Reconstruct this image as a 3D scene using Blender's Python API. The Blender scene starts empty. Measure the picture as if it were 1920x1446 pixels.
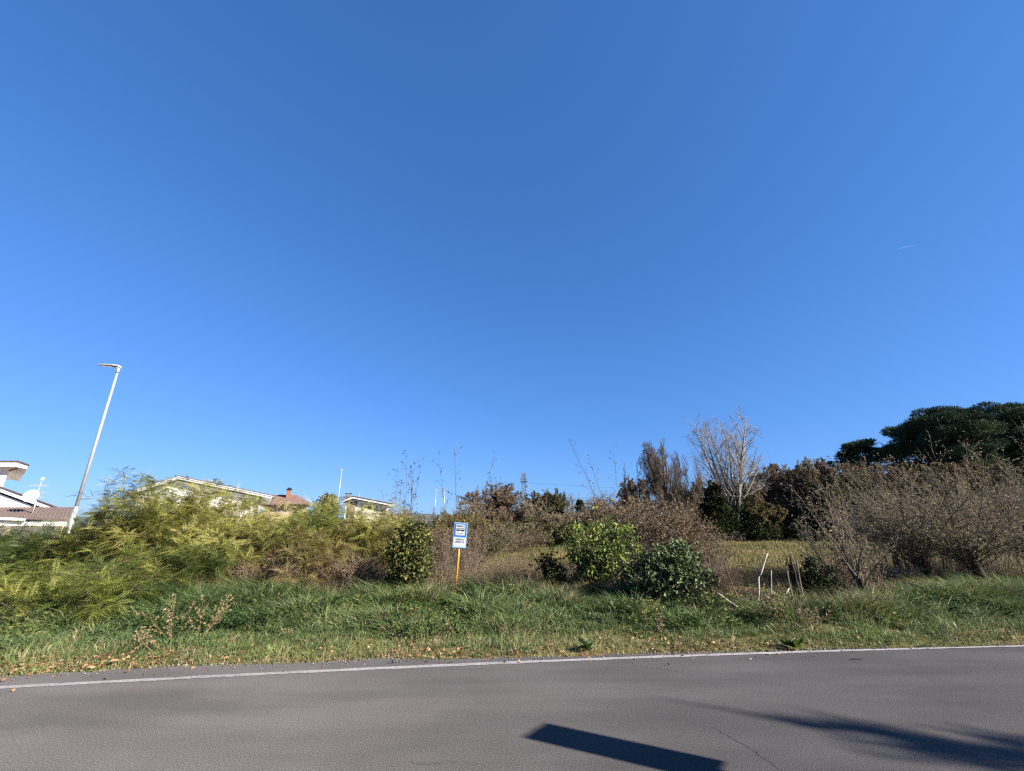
import bpy, bmesh, math, random
import numpy as np
from mathutils import Vector, Matrix

C = bpy.context.scene.collection
PI = math.pi
CAM_H, FPX, PITCH = 1.6, 800.0, math.radians(18.13)
CT, ST = math.cos(PITCH), math.sin(PITCH)
SUN_EL, SUN_AZ = math.radians(27.5), math.radians(116.8)      # azimuth from +Y towards +X


def ray(x, y):
    u = 723 - y
    return x - 960, FPX * CT - u * ST, FPX * ST + u * CT


def at(x, y, Y):
    """point seen at photo pixel (x, y) that lies Y metres ahead"""
    a, b, c = ray(x, y)
    return Vector((a * Y / b, Y, CAM_H + c * Y / b))


def ground(x, y, z=0.0):
    a, b, c = ray(x, y)
    k = (z - CAM_H) / c
    return Vector((a * k, b * k, z))


def hgt(y, Y):
    return at(960, y, Y).z


def xat(x, y, Y):
    return at(x, y, Y).x


# ------------------------------------------------------------------ objects
def tag(o, label=None, cat=None, group=None, kind=None):
    if label: o['label'] = label
    if cat: o['category'] = cat
    if group: o['group'] = group
    if kind: o['kind'] = kind
    return o


def thing(name, label, cat, loc=(0, 0, 0), rz=0.0, group=None):
    o = bpy.data.objects.new(name, None)
    C.objects.link(o)
    o.location = loc
    o.rotation_euler = (0, 0, rz)
    o.empty_display_size = 0.2
    return tag(o, label, cat, group)


def link(name, me, mat, parent=None):
    o = bpy.data.objects.new(name, me)
    if mat is not None:
        for m in (mat if isinstance(mat, (list, tuple)) else [mat]):
            me.materials.append(m)
    C.objects.link(o)
    if parent is not None: o.parent = parent
    return o


def copy_tree(o, parent=None):
    c = o.copy()
    C.objects.link(c)
    if parent is not None: c.parent = parent
    for ch in list(o.children): copy_tree(ch, c)
    return c


class Buf:
    SKEW = (0.0, 0.0)      # plan skew of a building: (sideways metres per metre of depth, depth origin)

    """collects vertices, quads and triangles, links them as ONE mesh"""
    def __init__(self):
        self.v, self.q, self.t, self.c, self.n = [], [], [], [], 0
        self.skew = Buf.SKEW

    def add(self, v, q=None, t=None, tint=0.5):
        v = np.asarray(v, dtype=np.float32).reshape(-1, 3)
        m = len(v)
        self.v.append(v)
        if np.isscalar(tint): tint = np.full(m, tint)
        self.c.append(np.asarray(tint, dtype=np.float32).reshape(-1))
        if q is not None and len(q): self.q.append(np.asarray(q, dtype=np.int64).reshape(-1, 4) + self.n)
        if t is not None and len(t): self.t.append(np.asarray(t, dtype=np.int64).reshape(-1, 3) + self.n)
        self.n += m

    def mesh(self, name, smooth=False):
        me = bpy.data.meshes.new(name)
        v = np.concatenate(self.v)
        if self.skew[0]: v[:, 0] -= self.skew[0] * (v[:, 1] - self.skew[1])
        q = np.concatenate(self.q) if self.q else np.zeros((0, 4), np.int64)
        t = np.concatenate(self.t) if self.t else np.zeros((0, 3), np.int64)
        me.vertices.add(len(v)); me.vertices.foreach_set('co', v.ravel())
        li = np.concatenate([q.ravel(), t.ravel()]).astype(np.int32)
        me.loops.add(len(li)); me.loops.foreach_set('vertex_index', li)
        n = len(q) + len(t)
        ls = np.concatenate([np.arange(len(q)) * 4, len(q) * 4 + np.arange(len(t)) * 3]).astype(np.int32)
        me.polygons.add(n); me.polygons.foreach_set('loop_start', ls)
        try:
            me.polygons.foreach_set('loop_total', np.concatenate([np.full(len(q), 4), np.full(len(t), 3)]).astype(np.int32))
        except Exception:
            pass
        me.polygons.foreach_set('use_smooth', np.full(n, smooth, dtype=bool))
        a = me.attributes.new('tint', 'FLOAT', 'POINT')
        a.data.foreach_set('value', np.concatenate(self.c))
        me.update(calc_edges=True)
        return me

    def link(self, name, mat, parent=None, smooth=False):
        return link(name, self.mesh(name, smooth), mat, parent)

    # solid shapes
    def box(self, x0, x1, y0, y1, z0, z1):
        v = [(x, y, z) for z in (z0, z1) for y in (y0, y1) for x in (x0, x1)]
        q = [(0, 2, 3, 1), (4, 5, 7, 6), (0, 1, 5, 4), (2, 6, 7, 3), (0, 4, 6, 2), (1, 3, 7, 5)]
        self.add(v, q)

    def prism(self, prof, y0, y1):
        """profile of (x, z) points, counter-clockwise seen from -y, extruded along y"""
        n = len(prof)
        v = [(x, y0, z) for x, z in prof] + [(x, y1, z) for x, z in prof]
        q = [(i, (i + 1) % n, n + (i + 1) % n, n + i) for i in range(n)]
        t = [(0, i + 1, i) for i in range(1, n - 1)] + [(n, n + i, n + i + 1) for i in range(1, n - 1)]
        self.add(v, q, t)

    def tube(self, pts, rad, S=8, tint=0.5):
        pts = np.asarray(pts, float)
        rad = np.full(len(pts), rad) if np.isscalar(rad) else np.asarray(rad, float)
        pts = np.concatenate([pts[:1], pts, pts[-1:]]); rad = np.concatenate([[1e-4], rad, [1e-4]])
        d = pts[-1] - pts[0]; e = d / (np.linalg.norm(d) + 1e-9) * 1e-4
        pts[0] -= e; pts[-1] += e
        tubes(self, pts[None], rad[None], S, tint)


def unit(a):
    return a / (np.linalg.norm(a, axis=-1, keepdims=True) + 1e-9)


def tubes(buf, pts, rad, S=5, tint=0.5):
    B, K, _ = pts.shape
    tan = unit(np.gradient(pts, axis=1))
    ref = np.where(np.abs(tan[..., 2:3]) > 0.9, np.array([1., 0, 0]), np.array([0, 0, 1.]))
    n1 = unit(np.cross(tan, ref)); n2 = np.cross(tan, n1)
    a = np.arange(S) * 2 * PI / S
    ring = pts[:, :, None] + rad[:, :, None, None] * (np.cos(a)[:, None] * n1[:, :, None] + np.sin(a)[:, None] * n2[:, :, None])
    b, k, s = np.meshgrid(np.arange(B), np.arange(K - 1), np.arange(S), indexing='ij')
    i = lambda kk, ss: (b * K + kk) * S + ss % S
    q = np.stack([i(k, s), i(k + 1, s), i(k + 1, s + 1), i(k, s + 1)], -1).reshape(-1, 4)
    if not np.isscalar(tint): tint = np.repeat(tint, K * S)
    buf.add(ring.reshape(-1, 3), q, tint=tint)


# ------------------------------------------------------------------ growth
def shoot(rng, start, dirn, length, r0, K=5, wob=.1, trop=0.0, taper=.35, push=None):
    B = len(start)
    pts = np.zeros((B, K, 3)); d = unit(dirn); p = start.copy()
    step = (length / (K - 1))[:, None]
    for k in range(K):
        pts[:, k] = p
        d = d + rng.normal(0, wob, (B, 3)); d[:, 2] += trop
        if push is not None: d = d + push
        d = unit(d); p = p + d * step
    return pts, r0[:, None] * np.linspace(1, taper, K)


def sprout(rng, pts, rad, length, n, lo=.25, hi=1.0, ang=45, av=12, lr=.6, lv=.25, rr=.55, end=.55, wob=.1, trop=0., K=4, taper=.35, rmin=.003, push=None):
    B, Kp, _ = pts.shape
    par = np.repeat(np.arange(B), n); N = len(par)
    slot = np.tile(np.arange(n), B)
    t = lo + (hi - lo) * (slot + rng.random(N)) / n
    f = t * (Kp - 1); i = np.minimum(f.astype(int), Kp - 2); w = (f - i)[:, None]
    pos = pts[par, i] * (1 - w) + pts[par, i + 1] * w
    tan = unit(pts[par, i + 1] - pts[par, i])
    r = rad[par, i] * (1 - w[:, 0]) + rad[par, i + 1] * w[:, 0]
    rv = rng.normal(size=(N, 3)); perp = unit(rv - tan * (rv * tan).sum(1, keepdims=True))
    a = np.radians(ang + rng.normal(0, av, N))[:, None]
    d = np.cos(a) * tan + np.sin(a) * perp
    L = length[par] * lr * (1 - (1 - end) * t) * np.clip(1 + rng.normal(0, lv, N), .35, 1.9)
    r0 = np.maximum(r * rr, rmin)
    p2, r2 = shoot(rng, pos, d, L, r0, K, wob, trop, taper, push)
    return p2, r2, L


def along(rng, pts, n, lo=.2, hi=1.0):
    """n points and tangents on every polyline"""
    B, K, _ = pts.shape
    par = np.repeat(np.arange(B), n)
    f = rng.uniform(lo, hi, len(par)) * (K - 1); i = np.minimum(f.astype(int), K - 2); w = (f - i)[:, None]
    return pts[par, i] * (1 - w) + pts[par, i + 1] * w, unit(pts[par, i + 1] - pts[par, i])


def leaves(buf, rng, pos, axis, L, wr=.5, fold=.25, tint=None, up=None):
    """one folded kite per leaf"""
    N = len(pos)
    axis = unit(axis)
    nr = rng.normal(size=(N, 3)) * .8 + (np.array([0, 0, 1.]) if up is None else up)
    side = unit(np.cross(axis, nr)); nrm = np.cross(side, axis)
    L = np.broadcast_to(L, (N,))[:, None]; W = L * wr * .5
    m = pos + axis * L * .42
    v = np.stack([pos, m + side * W + nrm * W * fold, pos + axis * L - nrm * L * .08, m - side * W + nrm * W * fold], 1)
    q = np.arange(N * 4).reshape(N, 4)
    t = rng.random(N) if tint is None else tint
    buf.add(v, q, tint=np.repeat(t, 4))


def fronds(buf, rng, pos, axis, L, pairs=8, tint=None, width=.25, droop=.35):
    """pinnate leaves: a drooping midrib with pairs of leaflets"""
    N = len(pos); axis = unit(axis)
    nr = np.array([0, 0, 1.]) + rng.normal(size=(N, 3)) * .35
    side = unit(np.cross(axis, nr)); nrm = np.cross(side, axis)
    loc = []
    for k in range(pairs):
        t = .12 + .88 * (k + .5) / pairs
        z = -droop * t * t
        ll = width * (1 - .75 * abs(t - .45) ** 1.3 * 2)
        for s in (-1, 1):
            bx = t
            dx, dy = .5 * ll, s * .87 * ll
            px, py = -dy * .23 * s, dx * .23 * s
            zz = -.12 * ll
            loc += [(bx, 0, z), (bx + dx * .45 + .10 * ll, dy * .45 , z + .02), (bx + dx, dy, z + zz), (bx + dx * .45 - .13 * ll, dy * .5, z + .02)]
    loc = np.array(loc); M = len(loc)
    L = np.broadcast_to(L, (N,))[:, None, None]
    v = pos[:, None] + L * (loc[None, :, 0:1] * axis[:, None] + loc[None, :, 1:2] * side[:, None] + loc[None, :, 2:3] * nrm[:, None])
    q = np.arange(N * M).reshape(-1, 4)
    t = rng.random(N) if tint is None else tint
    tt = np.repeat(t[:, None], M // 4, 1) + rng.normal(0, .05, (N, M // 4))
    buf.add(v, q, tint=np.clip(np.repeat(tt.ravel(), 4), 0, 1))


def shell(rng, clumps, n, inner=.55, outer=1.06):
    """points spread through the outer part of a set of ellipsoids, with outward directions"""
    cl = np.array(clumps, float)
    vol = (cl[:, 3] * cl[:, 4] * cl[:, 5]) ** (2 / 3); idx = rng.choice(len(cl), n, p=vol / vol.sum())
    d = unit(rng.normal(size=(n, 3)))
    r = rng.uniform(inner ** 3, outer ** 3, n) ** (1 / 3)
    p = cl[idx, :3] + d * r[:, None] * cl[idx, 3:6]
    return p, unit(d / cl[idx, 3:6]), idx


_ng = {}
def noise2(x, y, scale, seed=0):
    if seed not in _ng: _ng[seed] = np.random.default_rng(seed + 900).random((256, 256))
    g = _ng[seed]; x = np.asarray(x) / scale; y = np.asarray(y) / scale
    xi = np.floor(x).astype(int); yi = np.floor(y).astype(int); fx = x - xi; fy = y - yi
    fx = fx * fx * (3 - 2 * fx); fy = fy * fy * (3 - 2 * fy)
    a = g[xi % 256, yi % 256]; b = g[(xi + 1) % 256, yi % 256]; c = g[xi % 256, (yi + 1) % 256]; d = g[(xi + 1) % 256, (yi + 1) % 256]
    return (a * (1 - fx) + b * fx) * (1 - fy) + (c * (1 - fx) + d * fx) * fy


# ------------------------------------------------------------------ materials
NAT = .56        # natural surfaces: hex values below are sunlit looks, this brings them to real albedo


def lin(h, k=1.0):
    h = h.lstrip('#')
    c = [int(h[i:i + 2], 16) / 255 for i in (0, 2, 4)]
    return tuple(k * (x / 12.92 if x <= .04045 else ((x + .055) / 1.055) ** 2.4) for x in c) + (1,)


def new_mat(name):
    m = bpy.data.materials.new(name); m.use_nodes = True
    nt = m.node_tree; b = nt.nodes['Principled BSDF']
    return m, nt, b


def ramp(nt, stops):
    r = nt.nodes.new('ShaderNodeValToRGB'); e = r.color_ramp.elements
    while len(e) < len(stops): e.new(.5)
    for el, (p, c) in zip(e, stops):
        el.position = p; el.color = lin(c, NAT) if isinstance(c, str) else c
    return r


def tex(nt, scale, detail=4, rough=.6, coord='Object', typ='ShaderNodeTexNoise'):
    tc = nt.nodes.new('ShaderNodeTexCoord'); n = nt.nodes.new(typ)
    n.inputs['Scale'].default_value = scale
    if 'Detail' in n.inputs: n.inputs['Detail'].default_value = detail
    if 'Roughness' in n.inputs: n.inputs['Roughness'].default_value = rough
    nt.links.new(tc.outputs[coord], n.inputs['Vector'])
    return n


def mix(nt, fac, a, b, mode='MIX'):
    m = nt.nodes.new('ShaderNodeMix'); m.data_type = 'RGBA'; m.blend_type = mode
    for sock, v in ((m.inputs[0], fac), (m.inputs[6], a), (m.inputs[7], b)):
        if hasattr(v, 'is_output'): nt.links.new(v, sock)
        else: sock.default_value = v
    return m.outputs[2]


def leaf_mat(name, stops, trans=.25, rough=.55, spec=.3):
    m, nt, b = new_mat(name)
    at_ = nt.nodes.new('ShaderNodeAttribute'); at_.attribute_name = 'tint'
    r = ramp(nt, stops); nt.links.new(at_.outputs['Fac'], r.inputs['Fac'])
    n = tex(nt, 1.3, 2); v = ramp(nt, [(.3, (.75, .75, .75, 1)), (.7, (1.2, 1.2, 1.15, 1))])
    nt.links.new(n.outputs['Fac'], v.inputs['Fac'])
    col = mix(nt, 1.0, r.outputs['Color'], v.outputs['Color'], 'MULTIPLY')
    nt.links.new(col, b.inputs['Base Color'])
    b.inputs['Roughness'].default_value = rough
    b.inputs['Specular IOR Level'].default_value = spec
    if trans > 0:
        t = nt.nodes.new('ShaderNodeBsdfTranslucent'); nt.links.new(col, t.inputs['Color'])
        ms = nt.nodes.new('ShaderNodeMixShader'); ms.inputs[0].default_value = trans
        nt.links.new(b.outputs[0], ms.inputs[1]); nt.links.new(t.outputs[0], ms.inputs[2])
        nt.links.new(ms.outputs[0], nt.nodes['Material Output'].inputs['Surface'])
    return m


def bark_mat(name, dark, light, scale=14, rough=.9):
    m, nt, b = new_mat(name)
    n = tex(nt, scale, 6, .7); r = ramp(nt, [(.3, dark), (.7, light)])
    nt.links.new(n.outputs['Fac'], r.inputs['Fac']); nt.links.new(r.outputs['Color'], b.inputs['Base Color'])
    b.inputs['Roughness'].default_value = rough; b.inputs['Specular IOR Level'].default_value = .2
    return m


def plain_mat(name, col, rough=.6, metal=0., var=.12, scale=6):
    m, nt, b = new_mat(name)
    c = lin(col) if isinstance(col, str) else col
    n = tex(nt, scale, 5)
    lo = tuple(x * (1 - var) for x in c[:3]) + (1,); hi = tuple(min(1, x * (1 + var)) for x in c[:3]) + (1,)
    r = ramp(nt, [(.3, lo), (.7, hi)]); nt.links.new(n.outputs['Fac'], r.inputs['Fac'])
    nt.links.new(r.outputs['Color'], b.inputs['Base Color'])
    b.inputs['Roughness'].default_value = rough; b.inputs['Metallic'].default_value = metal
    return m


M = {}
M['shrub'] = leaf_mat('shrub_leaf', [(0, '#4c5a26'), (.3, '#7d873a'), (.6, '#a6a650'), (.85, '#c0b86a'), (1, '#c8ba82')], .3)
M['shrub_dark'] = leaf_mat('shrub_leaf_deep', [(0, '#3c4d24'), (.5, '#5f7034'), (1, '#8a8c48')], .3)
M['shrub_dry'] = leaf_mat('shrub_leaf_dry', [(0, '#5a552c'), (.4, '#878048'), (.75, '#a8965f'), (1, '#b9a57a')], .25)
M['ivy'] = leaf_mat('ivy_leaf', [(0, '#26301a'), (.45, '#4a5228'), (.75, '#868542'), (1, '#b0a060')], .14, .65, .15)
M['ivy_grey'] = leaf_mat('ivy_leaf_greyed', [(0, '#2d3b26'), (.5, '#5a6b44'), (1, '#97a474')], .12, .65, .15)
M['bright'] = leaf_mat('bright_leaf', [(0, '#354a1e'), (.4, '#647a34'), (.8, '#9ca84e'), (1, '#bcb464')], .3)
M['rust'] = leaf_mat('rusty_leaf', [(0, '#54443a'), (.45, '#84705c'), (.8, '#a48f74'), (1, '#8a8648')], .25, .7, .15)
M['willow'] = leaf_mat('withered_leaf', [(0, '#5f5644'), (.4, '#8e8169'), (.8, '#b6a88a'), (1, '#a59d5c')], .25, .7, .15)
M['olive'] = leaf_mat('olive_leaf', [(0, '#39401f'), (.5, '#5c5d31'), (1, '#7f7444')], .25)
M['pine'] = leaf_mat('pine_needle', [(0, '#27372a'), (.5, '#465b42'), (1, '#71825c')], .06, .75, .1)
M['evergreen'] = leaf_mat('evergreen_leaf', [(0, '#1a2412'), (.6, '#303b1e'), (1, '#545a32')], .08, .75, .1)
M['gold'] = leaf_mat('golden_leaf', [(0, '#564b2c'), (.5, '#7d6d3e'), (1, '#948850')], .25)
M['straw'] = leaf_mat('straw', [(0, '#62543f'), (.5, '#907c5d'), (1, '#b6a27e')], .2, .7, .15)
M['red_straw'] = leaf_mat('red_straw', [(0, '#564a38'), (.45, '#80705a'), (.8, '#a38d74'), (1, '#857e50')], .2, .7, .15)
M['bramble'] = leaf_mat('red_bramble', [(0, '#66493a'), (.5, '#98735a'), (1, '#ba9a7c')], .2, .7, .15)
M['grass'] = leaf_mat('verge_grass', [(0, '#3a5230'), (.35, '#5a7242'), (.65, '#809057'), (.85, '#a59c6e'), (1, '#bca984')], .3)
M['field'] = leaf_mat('field_grass', [(0, '#556030'), (.4, '#77753f'), (.7, '#8d7c52'), (1, '#a08a62')], .25)
M['litter'] = leaf_mat('fallen_leaf', [(0, '#6a4a34'), (.5, '#96704f'), (1, '#bd9a78')], .1, .7, .2)
M['bark'] = bark_mat('bark', '#4a4034', '#75685a')
M['bark_dark'] = bark_mat('bark_dark', '#241d17', '#463a30')
M['bark_pale'] = bark_mat('bark_pale', '#8a847e', '#b4aea6')
M['twig'] = bark_mat('twig', '#64584b', '#908272')
M['stick_white'] = bark_mat('peeled_wood', '#a09484', '#d8cdbd', 20)
M['stick_grey'] = bark_mat('weathered_wood', '#5e5144', '#93836f', 20)
M['white'] = plain_mat('white_render', '#dcd8d0', .85, 0, .05, 2)
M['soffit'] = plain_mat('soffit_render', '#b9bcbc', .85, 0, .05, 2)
M['brown_wall'] = plain_mat('brown_brick_wall', '#84715f', .85, 0, .15, 6)
M['peach'] = plain_mat('peach_render', '#b39c86', .85, 0, .06, 2)
M['fascia'] = plain_mat('fascia_paint', '#dcd5cf', .6, 0, .05, 3)
M['gutter'] = plain_mat('painted_gutter', '#6b5b52', .5, .2, .1)
M['glass_dark'] = plain_mat('window_glass', '#23282d', .15, 0, .1)
M['shutter'] = plain_mat('window_shutter', '#5d5a4d', .6, 0, .1)
M['galv'] = plain_mat('galvanised_steel', '#96999c', .42, .35, .12, 5)
M['lampgrey'] = plain_mat('lamp_housing', '#8d8f95', .5, .3, .1, 8)
M['mast'] = plain_mat('mast_steel', '#565d66', .6, .2, .12, 3)
M['lens'] = plain_mat('lamp_glass', '#c9ccd0', .2, 0, .05)
M['dishwhite'] = plain_mat('dish_paint', '#a9aaa8', .5, 0, .05)
M['chimney'] = plain_mat('chimney_brick', '#8c604a', .85, 0, .18, 14)
M['dark'] = plain_mat('dark_metal', '#2e2c2b', .6, .2, .1)
M['yellow'] = plain_mat('yellow_paint', '#a5701f', .45, 0, .1, 9)
M['sign_blue'] = plain_mat('sign_blue', '#12569a', .4, 0, .06, 9)
M['sign_white'] = plain_mat('sign_white', '#aeb0b3', .4, 0, .03, 9)
M['sign_pale'] = plain_mat('sign_pale_blue', '#6f9cc4', .4, 0, .05, 9)
M['ink'] = plain_mat('sign_ink', '#1d2024', .5, 0, .05)
M['ink_grey'] = plain_mat('sign_ink_grey', '#4a5560', .5, 0, .05)


def tile_mat():
    m, nt, b = new_mat('clay_roof_tiles')
    w = tex(nt, 5.5, 1, .5, 'Object', 'ShaderNodeTexWave'); w.bands_direction = 'X'; w.inputs['Distortion'].default_value = .6
    n = tex(nt, 9, 5); r = ramp(nt, [(.25, '#7d6860'), (.55, '#9d857b'), (.8, '#bca99d')])
    nt.links.new(n.outputs['Fac'], r.inputs['Fac'])
    r2 = ramp(nt, [(.0, (.55, .5, .48, 1)), (.6, (1, 1, 1, 1))]); nt.links.new(w.outputs['Fac'], r2.inputs['Fac'])
    nt.links.new(mix(nt, 1.0, r.outputs['Color'], r2.outputs['Color'], 'MULTIPLY'), b.inputs['Base Color'])
    bp = nt.nodes.new('ShaderNodeBump'); bp.inputs['Distance'].default_value = .05
    nt.links.new(w.outputs['Fac'], bp.inputs['Height']); nt.links.new(bp.outputs[0], b.inputs['Normal'])
    b.inputs['Roughness'].default_value = .85
    return m
M['tile'] = tile_mat()


def asphalt_mat():
    m, nt, b = new_mat('asphalt')
    big = tex(nt, .55, 4, .6); fine = tex(nt, 95, 4, .75); spk = tex(nt, 70, 2, .5, 'Object', 'ShaderNodeTexVoronoi')
    r = ramp(nt, [(.3, (.0575, .0535, .0522, 1)), (.7, (.0735, .0687, .067, 1))]); nt.links.new(big.outputs['Fac'], r.inputs['Fac'])
    rf = ramp(nt, [(.36, (.45, .45, .455, 1)), (.5, (.98, .98, .98, 1)), (.64, (1.75, 1.74, 1.72, 1))]); nt.links.new(fine.outputs['Fac'], rf.inputs['Fac'])
    c = mix(nt, .9, r.outputs['Color'], rf.outputs['Color'], 'MULTIPLY')
    rs = ramp(nt, [(.0, (2.6, 2.55, 2.5, 1)), (.2, (1, 1, 1, 1))]); nt.links.new(spk.outputs['Distance'], rs.inputs['Fac'])
    c = mix(nt, .6, c, rs.outputs['Color'], 'MULTIPLY')
    # darker oily patches and streaks along the lane
    tc = nt.nodes.new('ShaderNodeTexCoord'); mp = nt.nodes.new('ShaderNodeMapping'); mp.inputs['Scale'].default_value = (.35, 1.6, 1); mp.inputs['Rotation'].default_value = (0, 0, math.radians(-7))
    st = nt.nodes.new('ShaderNodeTexNoise'); st.inputs['Scale'].default_value = 1.1; st.inputs['Detail'].default_value = 5
    nt.links.new(tc.outputs['Object'], mp.inputs['Vector']); nt.links.new(mp.outputs[0], st.inputs['Vector'])
    r3 = ramp(nt, [(.33, (.78, .78, .785, 1)), (.62, (1.07, 1.06, 1.05, 1))]); nt.links.new(st.outputs['Fac'], r3.inputs['Fac'])
    c = mix(nt, 1.0, c, r3.outputs['Color'], 'MULTIPLY')
    nt.links.new(c, b.inputs['Base Color'])
    b.inputs['Roughness'].default_value = .9; b.inputs['Specular IOR Level'].default_value = .12; b.inputs['Diffuse Roughness'].default_value = .45
    bp = nt.nodes.new('ShaderNodeBump'); bp.inputs['Distance'].default_value = .004; bp.inputs['Strength'].default_value = .7
    nt.links.new(fine.outputs['Fac'], bp.inputs['Height']); nt.links.new(bp.outputs[0], b.inputs['Normal'])
    return m
M['asphalt'] = asphalt_mat()
M['crack'] = plain_mat('crack_dark', (.025, .024, .024, 1), .9)  # even dark colour of the thin crack strips on the road


def paint_mat():
    m, nt, b = new_mat('worn_road_paint')
    n = tex(nt, 26, 6, .75); n2 = tex(nt, 3, 3)
    r = ramp(nt, [(.38, (.085, .078, .074, 1)), (.52, (.20, .185, .178, 1)), (.74, (.30, .28, .27, 1))])
    ad = nt.nodes.new('ShaderNodeMath'); ad.operation = 'MULTIPLY_ADD'; ad.inputs[1].default_value = .35; ad.inputs[2].default_value = -.12
    nt.links.new(n2.outputs['Fac'], ad.inputs[0])
    a2 = nt.nodes.new('ShaderNodeMath'); a2.operation = 'ADD'; nt.links.new(n.outputs['Fac'], a2.inputs[0]); nt.links.new(ad.outputs[0], a2.inputs[1])
    nt.links.new(a2.outputs[0], r.inputs['Fac']); nt.links.new(r.outputs['Color'], b.inputs['Base Color'])
    b.inputs['Roughness'].default_value = .75
    return m
M['paint'] = paint_mat()


def soil_mat():
    m, nt, b = new_mat('grassy_soil')
    n = tex(nt, .22, 6, .65); n2 = tex(nt, 7, 6, .7)
    r = ramp(nt, [(.3, '#5f5f33'), (.48, '#7a7044'), (.62, '#85714c'), (.78, '#6c6e38')]); nt.links.new(n.outputs['Fac'], r.inputs['Fac'])
    r2 = ramp(nt, [(.3, (.6, .58, .55, 1)), (.7, (1.25, 1.22, 1.15, 1))]); nt.links.new(n2.outputs['Fac'], r2.inputs['Fac'])
    nt.links.new(mix(nt, 1.0, r.outputs['Color'], r2.outputs['Color'], 'MULTIPLY'), b.inputs['Base Color'])
    b.inputs['Roughness'].default_value = .95; b.inputs['Specular IOR Level'].default_value = .1
    bp = nt.nodes.new('ShaderNodeBump'); bp.inputs['Distance'].default_value = .05
    nt.links.new(n2.outputs['Fac'], bp.inputs['Height']); nt.links.new(bp.outputs[0], b.inputs['Normal'])
    return m
M['soil'] = soil_mat()


def hill_mat():
    m, nt, b = new_mat('wooded_hill')
    n = tex(nt, .04, 6, .7); r = ramp(nt, [(.3, '#3c4a45'), (.7, '#5a645a')]); nt.links.new(n.outputs['Fac'], r.inputs['Fac'])
    nt.links.new(r.outputs['Color'], b.inputs['Base Color']); b.inputs['Roughness'].default_value = 1
    return m
M['hill'] = hill_mat()


# ------------------------------------------------------------------ ground, road
def line_y(x):
    x = np.asarray(x, float); xc = np.clip(x, -10, 15)
    return 6.02 + .137 * xc - .0044 * xc ** 2 + (.137 - .0088 * xc) * (x - xc)

def edge_y(x):
    x = np.asarray(x, float); t = np.clip((x + 4) / 7.5, 0, 1); t = t * t * (3 - 2 * t)
    return line_y(x) + .48 * (1 - t) + .10 * t + (noise2(x, x * 0, .8, 3) - .5) * .09 + (noise2(x, x * 0, .17, 4) - .5) * .05

def near_edge_y(x):
    return line_y(x) - 4.45

def terrain_z(x, y):
    d = y - edge_y(x)
    v = np.clip(d / 1.2, 0, 1)
    z = -.03 + v * (.03 + (noise2(x, y, 1.4, 5) - .5) * .14 + (noise2(x, y, 5, 6) - .5) * .12)
    far = np.clip((y - 14) / 30, 0, 1)
    z = z + far * (noise2(x, y, 22, 7) - .5) * .35
    return z

xs = np.concatenate([-np.geomspace(3500, 30, 30), np.arange(-29, 29.01, .3), np.geomspace(30, 3500, 30)])
ys = np.concatenate([-np.geomspace(3000, 4, 16), np.arange(-3, 30, .25), np.geomspace(30.5, 4000, 50)])
gx, gy = np.meshgrid(xs, ys)
gz = terrain_z(gx, gy)
gz = np.where(gy < near_edge_y(gx) - .15, -.01, np.where(gy < edge_y(gx), -.05, gz))
nx, ny = len(xs), len(ys)
i, j = np.meshgrid(np.arange(nx - 1), np.arange(ny - 1)); k = j * nx + i
b = Buf(); b.add(np.stack([gx, gy, gz], -1), np.stack([k, k + 1, k + nx + 1, k + nx], -1))
tag(b.link('ground', M['soil'], smooth=True), kind='structure')

xr = np.concatenate([np.linspace(-400, -41, 30), np.arange(-40, 40, .12), np.linspace(41, 400, 30)])
rows = np.array([0, .012, .15, .35, .55, .75, .9, .994, 1.0])
ye, yn = edge_y(xr), near_edge_y(xr)
b = Buf()
v = np.stack([np.broadcast_to(xr, (9, len(xr))), yn[None] + (ye - yn)[None] * rows[:, None], np.zeros((9, len(xr)))], -1)
v[0, :, 2] = -.04; v[-1, :, 2] = -.02
nx = len(xr); i, j = np.meshgrid(np.arange(nx - 1), np.arange(8)); k = j * nx + i
b.add(v, np.stack([k, k + 1, k + nx + 1, k + nx], -1))
nq = (nx - 1) * 8
rr_ = np.random.default_rng(5)
def crack(pix, w):
    p = np.array([ground(*q) for q in pix]); out = []
    for a_, c_ in zip(p[:-1], p[1:]):
        n = max(2, int(np.linalg.norm(c_ - a_) / .035))
        for t in np.arange(n) / n: out.append(a_ + (c_ - a_) * t + np.array([rr_.normal(0, .012), rr_.normal(0, .012), 0]))
    out = np.array(out); d = np.gradient(out, axis=0); s = unit(np.stack([-d[:, 1], d[:, 0], d[:, 2] * 0], -1))
    ww = (w * rr_.uniform(.3, 1, len(out)))[:, None]
    v = np.stack([out - s * ww, out + s * ww], 1).reshape(-1, 3); v[:, 2] = .003
    n = len(out); q = [(2 * i_, 2 * i_ + 2, 2 * i_ + 3, 2 * i_ + 1) for i_ in range(n - 1)]
    b.add(v, q)
crack([(1335, 1362), (1360, 1378), (1400, 1398), (1440, 1425), (1470, 1446), (1490, 1470)], .004)
crack([(1285, 1420), (1310, 1436), (1330, 1460)], .004)
crack([(770, 1430), (800, 1434), (850, 1428), (920, 1436)], .002)
crack([(1140, 1225), (1200, 1250), (1290, 1262)], .0025)
road = b.link('road', [M['asphalt'], M['crack']])
mi = np.zeros(len(road.data.polygons), np.int32); mi[nq:] = 1
road.data.polygons.foreach_set('material_index', mi)
tag(road, kind='structure')

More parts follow.
